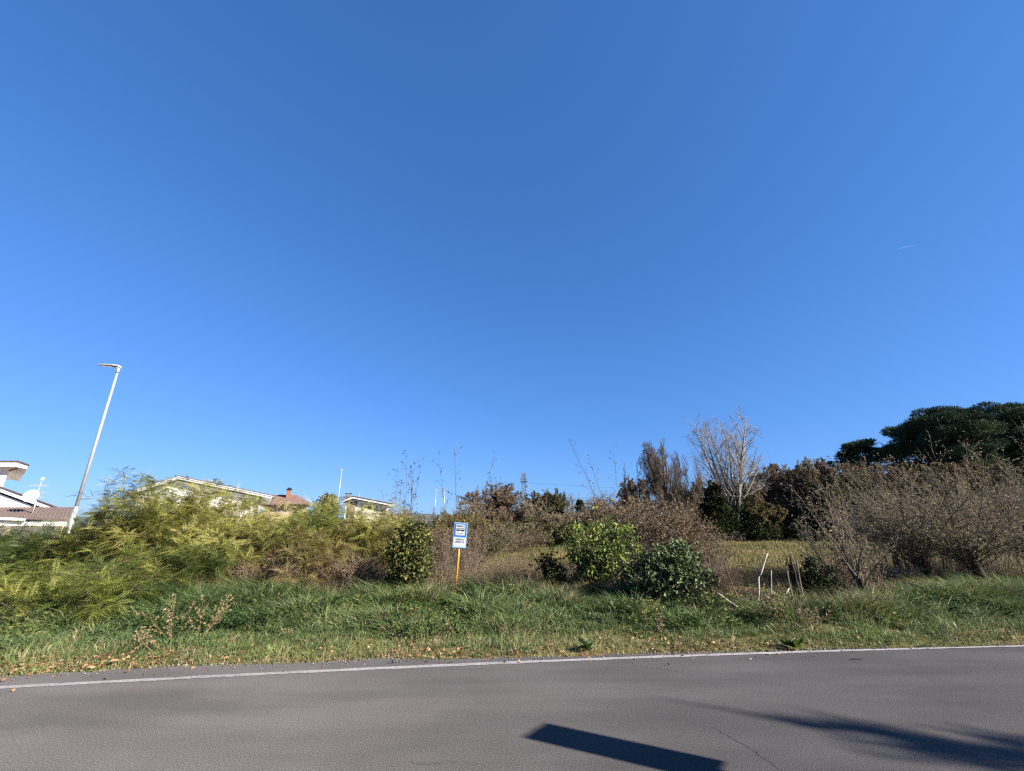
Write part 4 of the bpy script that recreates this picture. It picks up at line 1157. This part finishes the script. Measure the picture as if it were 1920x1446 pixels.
# ------------------------------------------------------------------ lamp posts
def lamp_post(label, loc, rz):
    t = thing('street_lamp', label, 'street lamp', loc, rz, 'single-arm street lamps')
    b = Buf(); b.tube([(0, 0, -.1), (0, 0, 2.2)], .08, 14); b.tube([(0, 0, 2.2), (0, 0, 2.28)], [.08, .06], 14); b.tube([(0, 0, 2.28), (0, 0, 7.85)], [.06, .042], 14)
    b.link('pole', M['galv'], t, True)
    b = Buf(); b.tube([(0, 0, 7.72), (0, 0, 7.95)], .058, 12); b.tube([(.0, 0, 7.93), (-.16, 0, 7.99)], [.045, .04], 10); b.link('bracket', M['galv'], t, True)
    # flat LED head, a slim tapering slab
    b = Buf(); top, bot = [], []
    for x, hw, z in ((.08, .05, 8.0), (.0, .10, 8.04), (-.2, .14, 8.05), (-.5, .13, 8.035), (-.68, .07, 8.02)):
        top += [(x, -hw, z), (x, -hw * .5, z + .025), (x, hw * .5, z + .025), (x, hw, z)]; bot += [(x, -hw, z - .04), (x, -hw * .5, z - .05), (x, hw * .5, z - .05), (x, hw, z - .04)]
    V = top + bot; q = []
    for r_ in range(4):
        for c_ in range(3):
            a_ = r_ * 4 + c_; q.append((a_, a_ + 1, a_ + 5, a_ + 4)); q.append((20 + a_, 20 + a_ + 4, 20 + a_ + 5, 20 + a_ + 1))
        q.append((r_ * 4, r_ * 4 + 4, 24 + r_ * 4, 20 + r_ * 4)); q.append((r_ * 4 + 3, 23 + r_ * 4, 27 + r_ * 4, r_ * 4 + 7))
    q += [(0, 20, 21, 1), (1, 21, 22, 2), (2, 22, 23, 3), (16, 17, 37, 36), (17, 18, 38, 37), (18, 19, 39, 38)]
    b.add(V, q); hd = b.link('lamp_head', M['lampgrey'], t)
    b = Buf(); b.box(-.58, -.24, -.09, .09, 7.972, 7.984); b.link('lens', M['lens'], hd)
    return t
lamp = lamp_post('tall galvanised street lamp standing among the shrubs at the left', (xat(128, 1000, 17), 17, 0), math.radians(20))
for px, top, lb in ((641, 880, 'street lamp right of the small round dark tree, second in height'), (818, 918, 'thin far street lamp, left of the pair above the bus stop sign'), (834, 915, 'thin far street lamp, right of the pair above the bus stop sign'), (892, 928, 'farthest street lamp, in front of the dark russet far tree')):
    a_, b_, c_ = ray(px, top); Y = 6.45 / (c_ / b_)
    o = copy_tree(lamp); o.location = (a_ / b_ * Y, Y, 0); o['label'] = lb; o.rotation_euler = (0, 0, math.radians(15))

# ------------------------------------------------------------------ bus stop sign
def text_mesh(body, size, loc, mat, name, parent, bold=False, sx=1.0):
    cu = bpy.data.curves.new(name, 'FONT'); cu.body = body; cu.size = size; cu.align_x = 'CENTER'; cu.align_y = 'CENTER'; cu.extrude = .0006
    if bold: cu.offset = size * .018
    tmp = bpy.data.objects.new('tmp', cu); C.objects.link(tmp); bpy.context.view_layer.update()
    me = bpy.data.meshes.new_from_object(tmp.evaluated_get(bpy.context.evaluated_depsgraph_get()))
    bpy.data.objects.remove(tmp); bpy.data.curves.remove(cu)
    me.transform(Matrix.Diagonal((sx, 1, 1, 1))); me.transform(Matrix.Rotation(PI / 2, 4, 'X')); me.transform(Matrix.Translation(loc))
    me.name = name
    return link(name, me, mat, parent)

def bus_stop(label, loc, rz, zt, W=.325, H=.575, lean=0.0, pole_low=-.2):
    t = thing('bus_stop_sign', label, 'bus stop sign', loc, rz, 'bus stop signs')
    t.rotation_euler = (0, lean, rz)
    b = Buf(); b.tube([(0, .022, pole_low), (0, .022, zt - .02)], .024, 14); b.link('pole', M['yellow'], t, True)
    z1, z0 = zt, zt - H
    b = Buf(); b.box(-W / 2, W / 2, -.012, -.002, z0, z1); bd = b.link('board', M['sign_white'], t)
    def plate(name, x0, x1, a, c, y, mat):
        b = Buf(); b.box(x0, x1, y, y + .0015, a, c); return b.link(name, mat, bd)
    m_ = .016
    zs = z1 - H * .585
    plate('border', -W / 2 + .003, W / 2 - .003, z0 + .003, zs - .002, -.0145, M['sign_pale'])
    plate('lower_panel', -W / 2 + m_, W / 2 - m_, z0 + m_ + .012, zs - .006, -.017, M['sign_white'])
    plate('border', -W / 2 + .003, W / 2 - .003, zs + .002, z1 - .003, -.0145, M['sign_pale'])
    plate('blue_panel', -W / 2 + m_, W / 2 - m_, zs + .016, z1 - m_ - .006, -.017, M['sign_blue'])
    plate('upper_panel', -W / 2 + .050, W / 2 - .050, zs + .046, z1 - .042, -.0195, M['sign_white'])
    text_mesh('FERMATA', .06, (0, -.0205, z1 - .085), M['ink'], 'lettering', bd, True, .78)
    text_mesh('AUTOBUS', .04, (0, -.0205, zs + .085), M['ink_grey'], 'lettering', bd, False, .95)
    # bus pictogram: body, windows, wheels
    zb = zs + .155
    b = Buf(); bus = [(-.10, zb - .006), (.10, zb - .006), (.10, zb + .046), (.092, zb + .054), (-.085, zb + .054), (-.097, zb + .046)]
    b.prism(bus, -.0205, -.0196); pic = b.link('bus_symbol', M['ink'], bd)
    b = Buf()
    for k in range(5): b.box(-.082 + k * .034, -.056 + k * .034, -.0212, -.0206, zb + .022, zb + .043)
    b.link('window', M['sign_white'], pic)
    for wx in (-.06, .06):
        b = Buf(); a = np.arange(14) * 2 * PI / 14
        b.prism([(wx + .017 * math.cos(q), zb - .008 + .017 * math.sin(q)) for q in a], -.0207, -.0197); b.link('wheel', M['ink'], pic)
    text_mesh('URBANA', .052, (0, -.018, zs - .05), M['ink'], 'lettering', bd, True)
    text_mesh('LINEA A', .062, (.0, -.018, zs - .105), M['ink'], 'lettering', bd, True)
    for zz in (z1 - .12, z0 + .12):
        b = Buf(); b.box(-.06, .06, -.002, .006, zz - .012, zz + .012); b.tube([(-.035, .004, zz), (-.035, .05, zz), (.035, .05, zz), (.035, .004, zz)], .005, 6); b.link('clamp', M['galv'], t)
    return t
Y = 10.9
sg = bus_stop('blue and white bus stop sign on a yellow pole in the tall grass', (xat(852, 1128, Y), Y, 0), math.radians(-2), hgt(980, Y) - .0, lean=math.radians(3.2))
# its counterpart on the near kerb: only the shadow of its board is seen
s_h = np.array([math.sin(SUN_AZ), math.cos(SUN_AZ)]); zt = 2.6
tip = np.array([.18, 4.22]); pos2 = tip + s_h * zt / math.tan(SUN_EL)
b2 = bus_stop('bus stop sign beside the near lane, throwing the rectangular shadow on the asphalt', (pos2[0], pos2[1], 0), math.radians(52), zt, .335, .72)

# ------------------------------------------------------------------ cypress that throws the pointed shadow
zt = 9.0; tip = np.array([1.25, 4.98]); cp = tip + s_h * zt / math.tan(SUN_EL)
rng = np.random.default_rng(600)
t = thing('cypress_tree', 'plumed cypress beside the near lane, throwing the long pointed shadow on the asphalt', 'tree', (cp[0], cp[1], 0))
tr, w, fo = Buf(), Buf(), Buf()
tr.tube([(0, 0, -.2), (0, 0, 5), (0, 0, 8.9)], [.2, .1, .012], 8); tr.link('trunk', M['bark_dark'], t, True)
n = 360; z = rng.uniform(.6, 8.55, n); a = rng.uniform(0, 2 * PI, n); rr = np.interp(z, [0, 3, 6.3, 7.2, 7.7, 8.05, 8.25, 8.6], [1.1, 1.4, .95, .62, .42, .24, .06, .02]) * rng.uniform(.5, 1.25, n)
st = np.stack([0 * z, 0 * z, z - rr * .6], -1); d = np.stack([np.cos(a) * rr, np.sin(a) * rr, rr * 1.15], -1)
p, r = shoot(rng, st, d, np.linalg.norm(d, axis=1), np.full(n, .012), 5, .06, .06); tubes(w, p, r, 4); w.link('branches', M['bark_dark'], t)
q, tn = along(rng, p, 34, .2); sz = np.interp(q[:, 2], [7, 8.2, 8.9], [1, .5, .25]); leaves(fo, rng, q + rng.normal(0, .03, q.shape) * sz[:, None], tn + rng.normal(0, .5, q.shape), rng.uniform(.08, .2, len(q)) * sz, .3, .2)
fo.link('crown', M['evergreen'], t)

# small dark twig lying on the road
p = ground(1605, 1238); bb = Buf(); bb.tube([(-.07, 0, .008), (0, .012, .014), (.08, -.005, .008)], [.004, .007, .003], 6); bb.tube([(0, .01, .012), (.03, .04, .01)], .003, 5)
o = bb.link('fallen_twig', M['bark_dark']); o.location = (p.x, p.y, 0); tag(o, 'small dark twig lying on the asphalt near the right end of the white line', 'twig')

# ------------------------------------------------------------------ houses
def slab_pts(p0, p1, th):
    """profile of a sloping slab of thickness th between two (x, z) points (top edge)"""
    return [(p0[0], p0[1] - th), (p1[0], p1[1] - th), (p1[0], p1[1]), (p0[0], p0[1])]

def window(parent, x0, x1, z0, z1, y, frame='fascia', glass='glass_dark', shutter=False):
    b = Buf(); f = .06
    b.box(x0, x1, y - .04, y - .003, z0, z0 + f); b.box(x0, x1, y - .04, y - .003, z1 - f, z1); b.box(x0, x0 + f, y - .04, y - .003, z0 + f, z1 - f); b.box(x1 - f, x1, y - .04, y - .003, z0 + f, z1 - f)
    w = b.link('window', M[frame], parent)
    b = Buf(); b.box(x0 + f, x1 - f, y - .015, y - .004, z0 + f, z1 - f); b.link('pane', M['shutter' if shutter else glass], w)

def tiles_on(name, parent, A, Bp, y0, y1):
    """rows of rounded clay tiles on a slope from (x, z) A down to B, between y0 and y1"""
    b = Buf(); th = .05
    b.prism(slab_pts(A, Bp, th) if A[0] < Bp[0] else slab_pts(Bp, A, th), y0, y1)
    return b.link(name, M['tile'], parent)

# wide white house with the low gable
Buf.SKEW = (.57, 0)
Y = 40
ap, le, re_ = at(335, 893, Y), at(237, 924, Y), at(512, 930, Y)
hs = thing('white_house', 'wide white house with a low gable and overhanging eaves behind the tallest shrub', 'house', (ap.x, Y, 0))
lx, lz, rx, rz_, az = le.x - ap.x, le.z, re_.x - ap.x, re_.z, ap.z
D = 10
b = Buf(); sl, sr = (az - lz) / -lx, (az - rz_) / rx
wl, wr_ = lx + .95, rx - 1.0
b.prism([(wl, -.2), (wr_, -.2), (wr_, az - sr * wr_ - .36), (0, az - .36), (wl, az + sl * wl - .36)], .55, D); b.link('wall', M['white'], hs)
b = Buf(); b.prism(slab_pts((lx, lz - .05), (0, az - .05), .2), 0, D + .6); b.prism(slab_pts((0, az - .05), (rx, rz_ - .05), .2), 0, D + .6); rf = b.link('roof', M['soffit'], hs)
b = Buf(); b.prism(slab_pts((lx - .06, lz), (0, az), .09), -.05, -.003); b.prism(slab_pts((0, az), (rx + .06, rz_), .09), -.05, -.003); b.link('fascia', M['fascia'], rf)
tiles_on('tiles', rf, (lx - .08, lz + .05), (0, az + .06), -.08, D + .65); tiles_on('tiles', rf, (0, az + .06), (rx + .08, rz_ + .05), -.08, D + .65)
b = Buf(); b.tube([(rx + .1, -.1, rz_ - .12), (rx + .1, D + .6, rz_ - .12)], .07, 8); b.tube([(wr_ - .2, .45, rz_ - .3), (wr_ - .2, .45, 0)], .045, 8); b.link('gutter', M['gutter'], rf)
w0 = at(461, 939, Y + .55); w1 = at(474, 955, Y + .55)
window(hs, w0.x - ap.x, w1.x - ap.x, w1.z, w0.z, .55, 'shutter', shutter=True)
window(hs, 1.0, 2.0, 2.4, 3.9, .55, 'shutter', shutter=True)
window(hs, -2.2, -1.2, 2.2, 3.6, .55, 'shutter', shutter=True)

# house at the left border
Buf.SKEW = (1.16, 26)
t = thing('villa', 'white villa with stepped tiled roofs at the photo\'s left border', 'house', (0, 0, 0))
Y = 26; e = at(33, 866, Y); e2 = at(53, 873, Y)
b = Buf(); b.box(-42, xat(14, 890, Y + .4) + .46, Y + .4, Y + 7, -.2, e.z - .28); b.link('wall', M['white'], t)
b = Buf(); b.prism([(-42, e.z - .3), (e.x, e.z - .3), (e.x, e.z), (-42, e.z)], Y, Y + 7.5); b.prism([(e.x, e.z - .3), (e2.x, e2.z - .22), (e2.x, e2.z), (e.x, e.z)], Y, Y + 7.5); rf = b.link('roof', M['fascia'], t)
b = Buf(); b.prism([(-42, e.z + .004), (e.x, e.z + .004), (e.x, e.z + .07), (-42, e.z + .08)], Y - .05, Y + 7.6); b.prism([(e.x, e.z + .004), (e2.x + .05, e2.z + .004), (e2.x + .05, e2.z + .07), (e.x, e.z + .07)], Y - .05, Y + 7.6); b.link('tiles', M['tile'], rf)
q0 = at(16, 883, Y + .85); q1 = at(34, 879, Y + .5); q0.x += .98; q1.x += .55
b = Buf(); b.tube([(q0.x, Y + .8, q0.z), (q1.x, Y + .45, q1.z), (q1.x + .1, Y + .45, q1.z + .25)], .05, 8); b.link('gutter', M['gutter'], rf)
# middle gable wing
Buf.SKEW = (1.1, 24.3)
Y = 24.3; a0 = at(-60, 893, Y); a1 = at(8, 917, Y); a2 = at(106, 953, Y)
b = Buf(); b.prism([(a0.x, -.2), (a2.x - .6, -.2), (a2.x - .6, a2.z - .1), (a0.x, a0.z - .3)], Y + .12, Y + 4.5); b.link('wall', M['white'], t)
b = Buf(); b.prism(slab_pts((a0.x, a0.z), (a2.x, a2.z), .2), Y, Y + 5); rf = b.link('roof', M['fascia'], t)
b = Buf(); b.prism(slab_pts((a0.x, a0.z + .07), (a2.x + .06, a2.z + .07), .06), Y - .05, Y + 5.05); b.link('tiles', M['tile'], rf)
# porch with tiled lean-to roof
Buf.SKEW = (.98, 22)
yf, yb = 22.0, 24.25; f0 = at(-60, 966, yf); f1 = at(131, 976, yf); bz = at(60, 952, yb).z
b = Buf()
nT = 26; V, Q = [], []
xx = np.linspace(-27, f1.x, 26 * 6 + 1); zc = .045 * np.abs(np.sin(np.arange(len(xx)) * PI / 6))
zf = np.interp(xx, [-27, f1.x], [f0.z, f1.z]); 
v = np.stack([np.stack([xx, 0 * xx + yf, zf + zc], -1), np.stack([xx, 0 * xx + yb, 0 * xx + bz + zc], -1), np.stack([xx, 0 * xx + yb, 0 * xx + bz - .06], -1), np.stack([xx, 0 * xx + yf, zf - .05], -1)])
n = len(xx); i_ = np.arange(n - 1)
qs = np.concatenate([np.stack([i_ + s * n, i_ + 1 + s * n, i_ + 1 + ((s + 1) % 4) * n, i_ + ((s + 1) % 4) * n], -1) for s in range(4)])
b.add(v, qs); b.add([v[k, -1] for k in range(4)], [(0, 1, 2, 3)])
pr = b.link('porch_roof', M['tile'], t)
b = Buf(); b.tube([(-27, yf - .07, f0.z - .08), (xat(48, 975, yf), yf - .07, at(48, 975, yf).z)], .07, 8); b.link('gutter', M['fascia'], pr)
b = Buf(); b.box(-28, f1.x - .25, yf + .9, yb - .2, -.2, f1.z - .12); b.link('porch_wall', M['white'], t)
b = Buf(); b.box(-27, f1.x - .1, yf + .02, yf + .22, f1.z - .26, f1.z - .06); b.link('porch_beam', M['fascia'], pr)
for xq in (xat(14, 990, yf), xat(110, 990, yf)):
    b = Buf(); b.box(xq - .16, xq + .16, yf + .04, yf + .36, -.2, f1.z - .27); b.link('porch_post', M['brown_wall'], t)
Buf.SKEW = (0, 0)
# low garden wall seen white through the leaves at the border
gw = thing('garden_wall', 'low white garden wall showing through the leaves at the left border', 'wall', (xat(0, 1080, 14.5), 14.5, 0))
b = Buf(); b.box(-6, 1.6, 0, .2, -.1, .95); b.link('wall_face', M['white'], gw)
b = Buf(); b.box(-6.02, 1.63, -.04, .24, .951, 1.0); b.link('coping', M['fascia'], gw)
# dish and aerial on the porch roof
Yd = 22.9; dc = at(60, 931, Yd); db = at(62, 958, Yd)
dish = thing('satellite_dish', 'round white satellite dish on the porch roof', 'satellite dish', (db.x, Yd, db.z - .15))
b = Buf(); o3 = np.array([dc.x - db.x, 0, dc.z - db.z + .15]); b.tube([(0, 0, 0), (0, 0, o3[2] * .7), tuple(o3 + np.array([0, .12, 0]))], .03, 8); b.link('mast', M['galv'], dish, True)
b = Buf(); R_, rings = .33, 6; V = []
nrm = unit(np.array([.35, -.9, .28])); s1 = unit(np.cross(nrm, [0, 0, 1.])); s2 = np.cross(s1, nrm)
for k in range(rings + 1):
    q = k / rings
    for a in np.arange(24) * 2 * PI / 24: V.append(o3 + R_ * max(q, .01) * (math.cos(a) * s1 + math.sin(a) * s2) + nrm * (.09 * q * q))
V = np.array(V); V2 = V - nrm * .012; Q = []
for k in range(rings):
    for a in range(24):
        i0, i1 = k * 24 + a, k * 24 + (a + 1) % 24; Q.append((i0, i1, i1 + 24, i0 + 24)); Q.append((len(V) + i0, len(V) + i0 + 24, len(V) + i1 + 24, len(V) + i1))
b.add(np.concatenate([V, V2]), Q); b.link('reflector', M['dishwhite'], dish, True)
b = Buf(); f_ = o3 + nrm * .36 - s2 * .05; b.tube([tuple(o3 - s2 * .3 + nrm * .08), tuple(f_)], .009, 6); b.tube([tuple(f_), tuple(f_ + nrm * .07)], .028, 8); b.link('feed_arm', M['lampgrey'], dish)
Ya = 24.6; ab = at(66, 945, Ya); a_t = at(80, 896, Ya)
an = thing('tv_aerial', 'television aerial with rods rising behind the satellite dish', 'aerial', (a_t.x, Ya, ab.z - .2))
hA = a_t.z - ab.z + .2
b = Buf(); b.tube([(0, 0, 0), (0, 0, hA)], .02, 7); b.link('mast', M['galv'], an)
b = Buf(); b.box(-.06, .08, -.03, .03, hA - .14, hA + .02); b.link('booster', M['dishwhite'], an)
for zz, ln, cnt in ((hA * .72, .8, 7), (hA * .50, .7, 5), (hA * .34, .6, 4)):
    b = Buf(); b.tube([(-ln * .6, 0, zz), (ln * .4, 0, zz + .04)], .012, 6)
    for k in range(cnt): x_ = -ln * .6 + ln * k / (cnt - 1); b.tube([(x_, -.22, zz + .01), (x_, .22, zz + .01)], .009, 5); b.tube([(x_, 0, zz - .07), (x_, 0, zz + .09)], .009, 5)
    b.link('antenna', M['galv'], an)

# house with orange roof and chimney
Buf.SKEW = (.48, 0)
Y = 58
e0, e1, r0_, r1_ = at(488, 945, Y), at(583, 944, Y), at(505, 929, Y), at(556, 929, Y)
t = thing('orange_roof_house', 'low house with an orange tiled hip roof and brick chimney', 'house', (r1_.x, Y, 0)); ox = r1_.x
b = Buf(); b.box(e0.x - ox + .5, e1.x - ox - .6, .6, 7.4, -.2, e0.z - .05); b.link('wall', M['peach'], t)
b = Buf(); A = [(e0.x - ox, 0, e0.z), (e1.x - ox, 0, e1.z), (e1.x - ox, 8, e1.z), (e0.x - ox, 8, e0.z)]; Rg = [(r0_.x - ox, 4, r0_.z + .35), (r1_.x - ox, 4, r1_.z + .35)]
V = A + Rg + [(x, y, z - .18) for x, y, z in A]
b.add(V, [(0, 1, 5, 4), (2, 3, 4, 5), (6, 9, 8, 7), (0, 6, 7, 1), (1, 7, 8, 2), (2, 8, 9, 3), (3, 9, 6, 0)], [(1, 2, 5), (3, 0, 4)]); m_or = leaf_mat('orange_tile', [(0, '#856a5c'), (1, '#a08576')], 0, .85, .1); rf = b.link('roof', m_or, t)
c0, c1 = at(555, 935, Y + 3), at(566, 919, Y + 3)
b = Buf(); b.box(c0.x - ox, c1.x - ox, 2.6, 3.3, c0.z - .6, c1.z); ch = b.link('chimney', M['chimney'], rf)
b = Buf(); b.box(c0.x - ox - .08, c1.x - ox + .08, 2.52, 3.38, c1.z + .003, c1.z + .12); b.box(c0.x - ox + .05, c1.x - ox - .05, 2.65, 3.25, c1.z + .123, c1.z + .3); b.link('chimney_cap', M['dark'], ch)
b = Buf(); b.tube([(e0.x - ox, -.06, e0.z - .1), (e1.x - ox, -.06, e1.z - .1)], .09, 7); b.link('gutter', M['gutter'], rf)
window(t, e1.x - ox - 2.4, e1.x - ox - 1.5, 2.4, 3.6, .6)

# farthest house
Buf.SKEW = (.29, 0)
Y = 85
a0, a1, a2 = at(643, 938, Y), at(662, 931, Y), at(734, 945, Y)
t = thing('far_house', 'farthest white house with a brown corner and two chimney pots', 'house', (a1.x, Y, 0)); ox = a1.x
b = Buf(); b.prism([(a0.x - ox + .5, -.2), (a2.x - ox - .5, -.2), (a2.x - ox - .5, a2.z - .35), (0, a1.z - .45), (a0.x - ox + .5, a0.z - .35)], 1.0, 9); b.link('wall', M['white'], t)
b = Buf(); b.prism(slab_pts((a0.x - ox, a0.z), (0, a1.z), .35), 0, 9.6); b.prism(slab_pts((0, a1.z), (a2.x - ox, a2.z), .35), 0, 9.6); rf = b.link('roof', M['soffit'], t)
b = Buf(); b.prism(slab_pts((a0.x - ox - .1, a0.z + .13), (0, a1.z + .14), .12), -.1, 9.7); b.prism(slab_pts((0, a1.z + .14), (a2.x - ox + .1, a2.z + .13), .12), -.1, 9.7); b.link('tiles', M['tile'], rf)
w0, w1 = at(655, 936, Y), at(664, 965, Y)
b = Buf(); b.box(w0.x - ox, w1.x - ox, .8, 1.4, -.2, w0.z - .4); b.link('brick_corner', M['brown_wall'], t)
for px in (658, 665):
    p = at(px, 930, Y + 3); b = Buf(); b.box(p.x - ox - .22, p.x - ox + .22, 2.8, 3.2, p.z - .6, p.z + .35); c_ = b.link('chimney', M['brown_wall'], rf); b = Buf(); b.box(p.x - ox - .28, p.x - ox + .28, 2.74, 3.26, p.z + .353, p.z + .52); b.link('chimney_cap', M['dark'], c_)
for x0, x1, y0, y1 in ((680, 686, 946, 958), (692, 698, 948, 955), (707, 711, 949, 954), (668, 673, 940, 946)):
    p0, p1 = at(x0, y1, Y + 1), at(x1, y0, Y + 1); window(t, p0.x - ox, p1.x - ox, p0.z, p1.z, 1.0, 'shutter')
p = at(684, 936, Y + 4); b = Buf(); b.tube([(p.x - ox, 4, p.z - .8), (p.x - ox, 4, p.z + 1.2)], .05, 6)
for zz in (.5, .9): b.tube([(p.x - ox - .5, 4, p.z + zz), (p.x - ox + .5, 4, p.z + zz)], .04, 5)
b.link('aerial', M['galv'], rf)

# ------------------------------------------------------------------ lattice mast
Buf.SKEW = (0, 0)
Y = 200; top = at(982, 888, Y); t = thing('lattice_mast', 'grey lattice telecom mast rising behind the far tree row', 'mast', (top.x, Y, 0)); H = top.z
b = Buf(); nS = 16; w0, w1 = 1.4, .7
def wd(z): return w0 + (w1 - w0) * z / H
for sx in (-1, 1):
    for sy in (-1, 1): b.tube([(sx * w0, sy * w0, -.2), (sx * w1, sy * w1, H)], .16, 5)
for k in range(nS):
    z0, z1 = H * k / nS, H * (k + 1) / nS; a_, c_ = wd(z0), wd(z1)
    for s in (-1, 1):
        b.tube([(-a_, s * a_, z0), (c_, s * c_, z1)], .055, 4); b.tube([(a_, s * a_, z0), (-c_, s * c_, z1)], .055, 4); b.tube([(s * a_, -a_, z0), (s * c_, c_, z1)], .055, 4); b.tube([(s * a_, a_, z0), (s * c_, -c_, z1)], .055, 4)
        b.tube([(-c_, s * c_, z1), (c_, s * c_, z1)], .05, 4)
b.link('lattice', M['mast'], t)
zp = at(982, 903, Y).z
b = Buf(); b.box(-1.7, 1.7, -1.7, 1.7, zp - .12, zp + .12)
for s in (-1, 1): b.tube([(-1.7, s * 1.7, zp + 1), (1.7, s * 1.7, zp + 1)], .06, 4); b.tube([(s * 1.7, -1.7, zp + 1), (s * 1.7, 1.7, zp + 1)], .06, 4)
b.link('platform', M['mast'], t)
for a in (0, 1, 2, 3):
    x_, y_ = 1.1 * math.cos(a * PI / 2 + .6), 1.1 * math.sin(a * PI / 2 + .6); b = Buf(); b.box(x_ - .25, x_ + .25, y_ - .25, y_ + .25, H - 2.6, H + .2); b.link('antenna_panel', M['mast'], t)
b = Buf(); b.tube([(1.6, 0, zp - 2.6), (1.7, 0, zp - 1.8)], .5, 9); b.link('microwave_drum', M['mast'], t)
b = Buf(); b.tube([(1.2, 0, zp - .5)] + [(1.2 + 140 * q, 0, zp - .5 - 9 * q * (1 - q) - 1.5 * q) for q in np.linspace(.05, 1, 16)], .035, 4); b.link('cable', M['dark'], t)

# contrail high in the sky
a_, b_, c_ = ray(1684, 466); k = 9000 / math.sqrt(a_ * a_ + b_ * b_ + c_ * c_); p0 = np.array([a_, b_, c_]) * k
a_, b_, c_ = ray(1716, 460); p1 = np.array([a_, b_, c_]) * k
bb = Buf(); n = 14; rr = 4 + 4 * np.random.default_rng(9).random(n); rr[0] = 1; rr[-1] = 2
mc, nt_, bs_ = new_mat('contrail_ice'); bs_.inputs['Base Color'].default_value = (.85, .87, .9, 1); bs_.inputs['Roughness'].default_value = 1
bs_.inputs['Alpha'].default_value = .05
bb.tube([p0 + (p1 - p0) * q - p0 for q in np.linspace(0, 1, n)], rr, 8); o = bb.link('contrail', mc, None, True); o.location = p0
tag(o, 'tiny white aircraft contrail in the blue sky above the umbrella pines', 'contrail')

# ------------------------------------------------------------------ light, sky, camera
sd = Vector((math.sin(SUN_AZ) * math.cos(SUN_EL), math.cos(SUN_AZ) * math.cos(SUN_EL), math.sin(SUN_EL)))
L = bpy.data.lights.new('sun', 'SUN'); L.energy = 5.0; L.angle = math.radians(.5); L.color = (1, .93, .83)
so = bpy.data.objects.new('sun', L); C.objects.link(so); so.location = sd * 60
so.rotation_euler = (-sd).to_track_quat('-Z', 'Y').to_euler()
W = bpy.data.worlds.new('World'); bpy.context.scene.world = W; W.use_nodes = True
nt = W.node_tree; bg = nt.nodes['Background']
sk = nt.nodes.new('ShaderNodeTexSky'); sk.sky_type = 'NISHITA'; sk.sun_disc = False
sk.sun_elevation = SUN_EL; sk.sun_rotation = SUN_AZ; sk.altitude = 300; sk.air_density = 1.0; sk.dust_density = .3; sk.ozone_density = 3.0
sp = nt.nodes.new('ShaderNodeSeparateColor'); cb = nt.nodes.new('ShaderNodeCombineColor'); nt.links.new(sk.outputs['Color'], sp.inputs[0])
for ch, (pw, kk) in enumerate(((.80, .226), (.65, .475), (.65, .874))):
    p_ = nt.nodes.new('ShaderNodeMath'); p_.operation = 'POWER'; p_.inputs[1].default_value = pw; nt.links.new(sp.outputs[ch], p_.inputs[0])
    m_ = nt.nodes.new('ShaderNodeMath'); m_.operation = 'MULTIPLY'; m_.inputs[1].default_value = kk; nt.links.new(p_.outputs[0], m_.inputs[0])
    nt.links.new(m_.outputs[0], cb.inputs[ch])
nt.links.new(cb.outputs[0], bg.inputs['Color']); bg.inputs['Strength'].default_value = .1

cam = bpy.data.cameras.new('camera'); cam.sensor_width = 36; cam.lens = 36 * FPX / 1920; cam.clip_end = 30000; cam.clip_start = .05
co = bpy.data.objects.new('camera', cam); C.objects.link(co); co.location = (0, 0, CAM_H); co.rotation_euler = (PI / 2 + PITCH, 0, 0)
S = bpy.context.scene; S.camera = co
S.view_settings.view_transform = 'Standard'; S.view_settings.look = 'None'; S.view_settings.gamma = 1; S.view_settings.exposure = 1.9
S.cycles.use_denoising = False; S.cycles.filter_width = 1.3; S.cycles.max_bounces = 6; S.cycles.transparent_max_bounces = 4
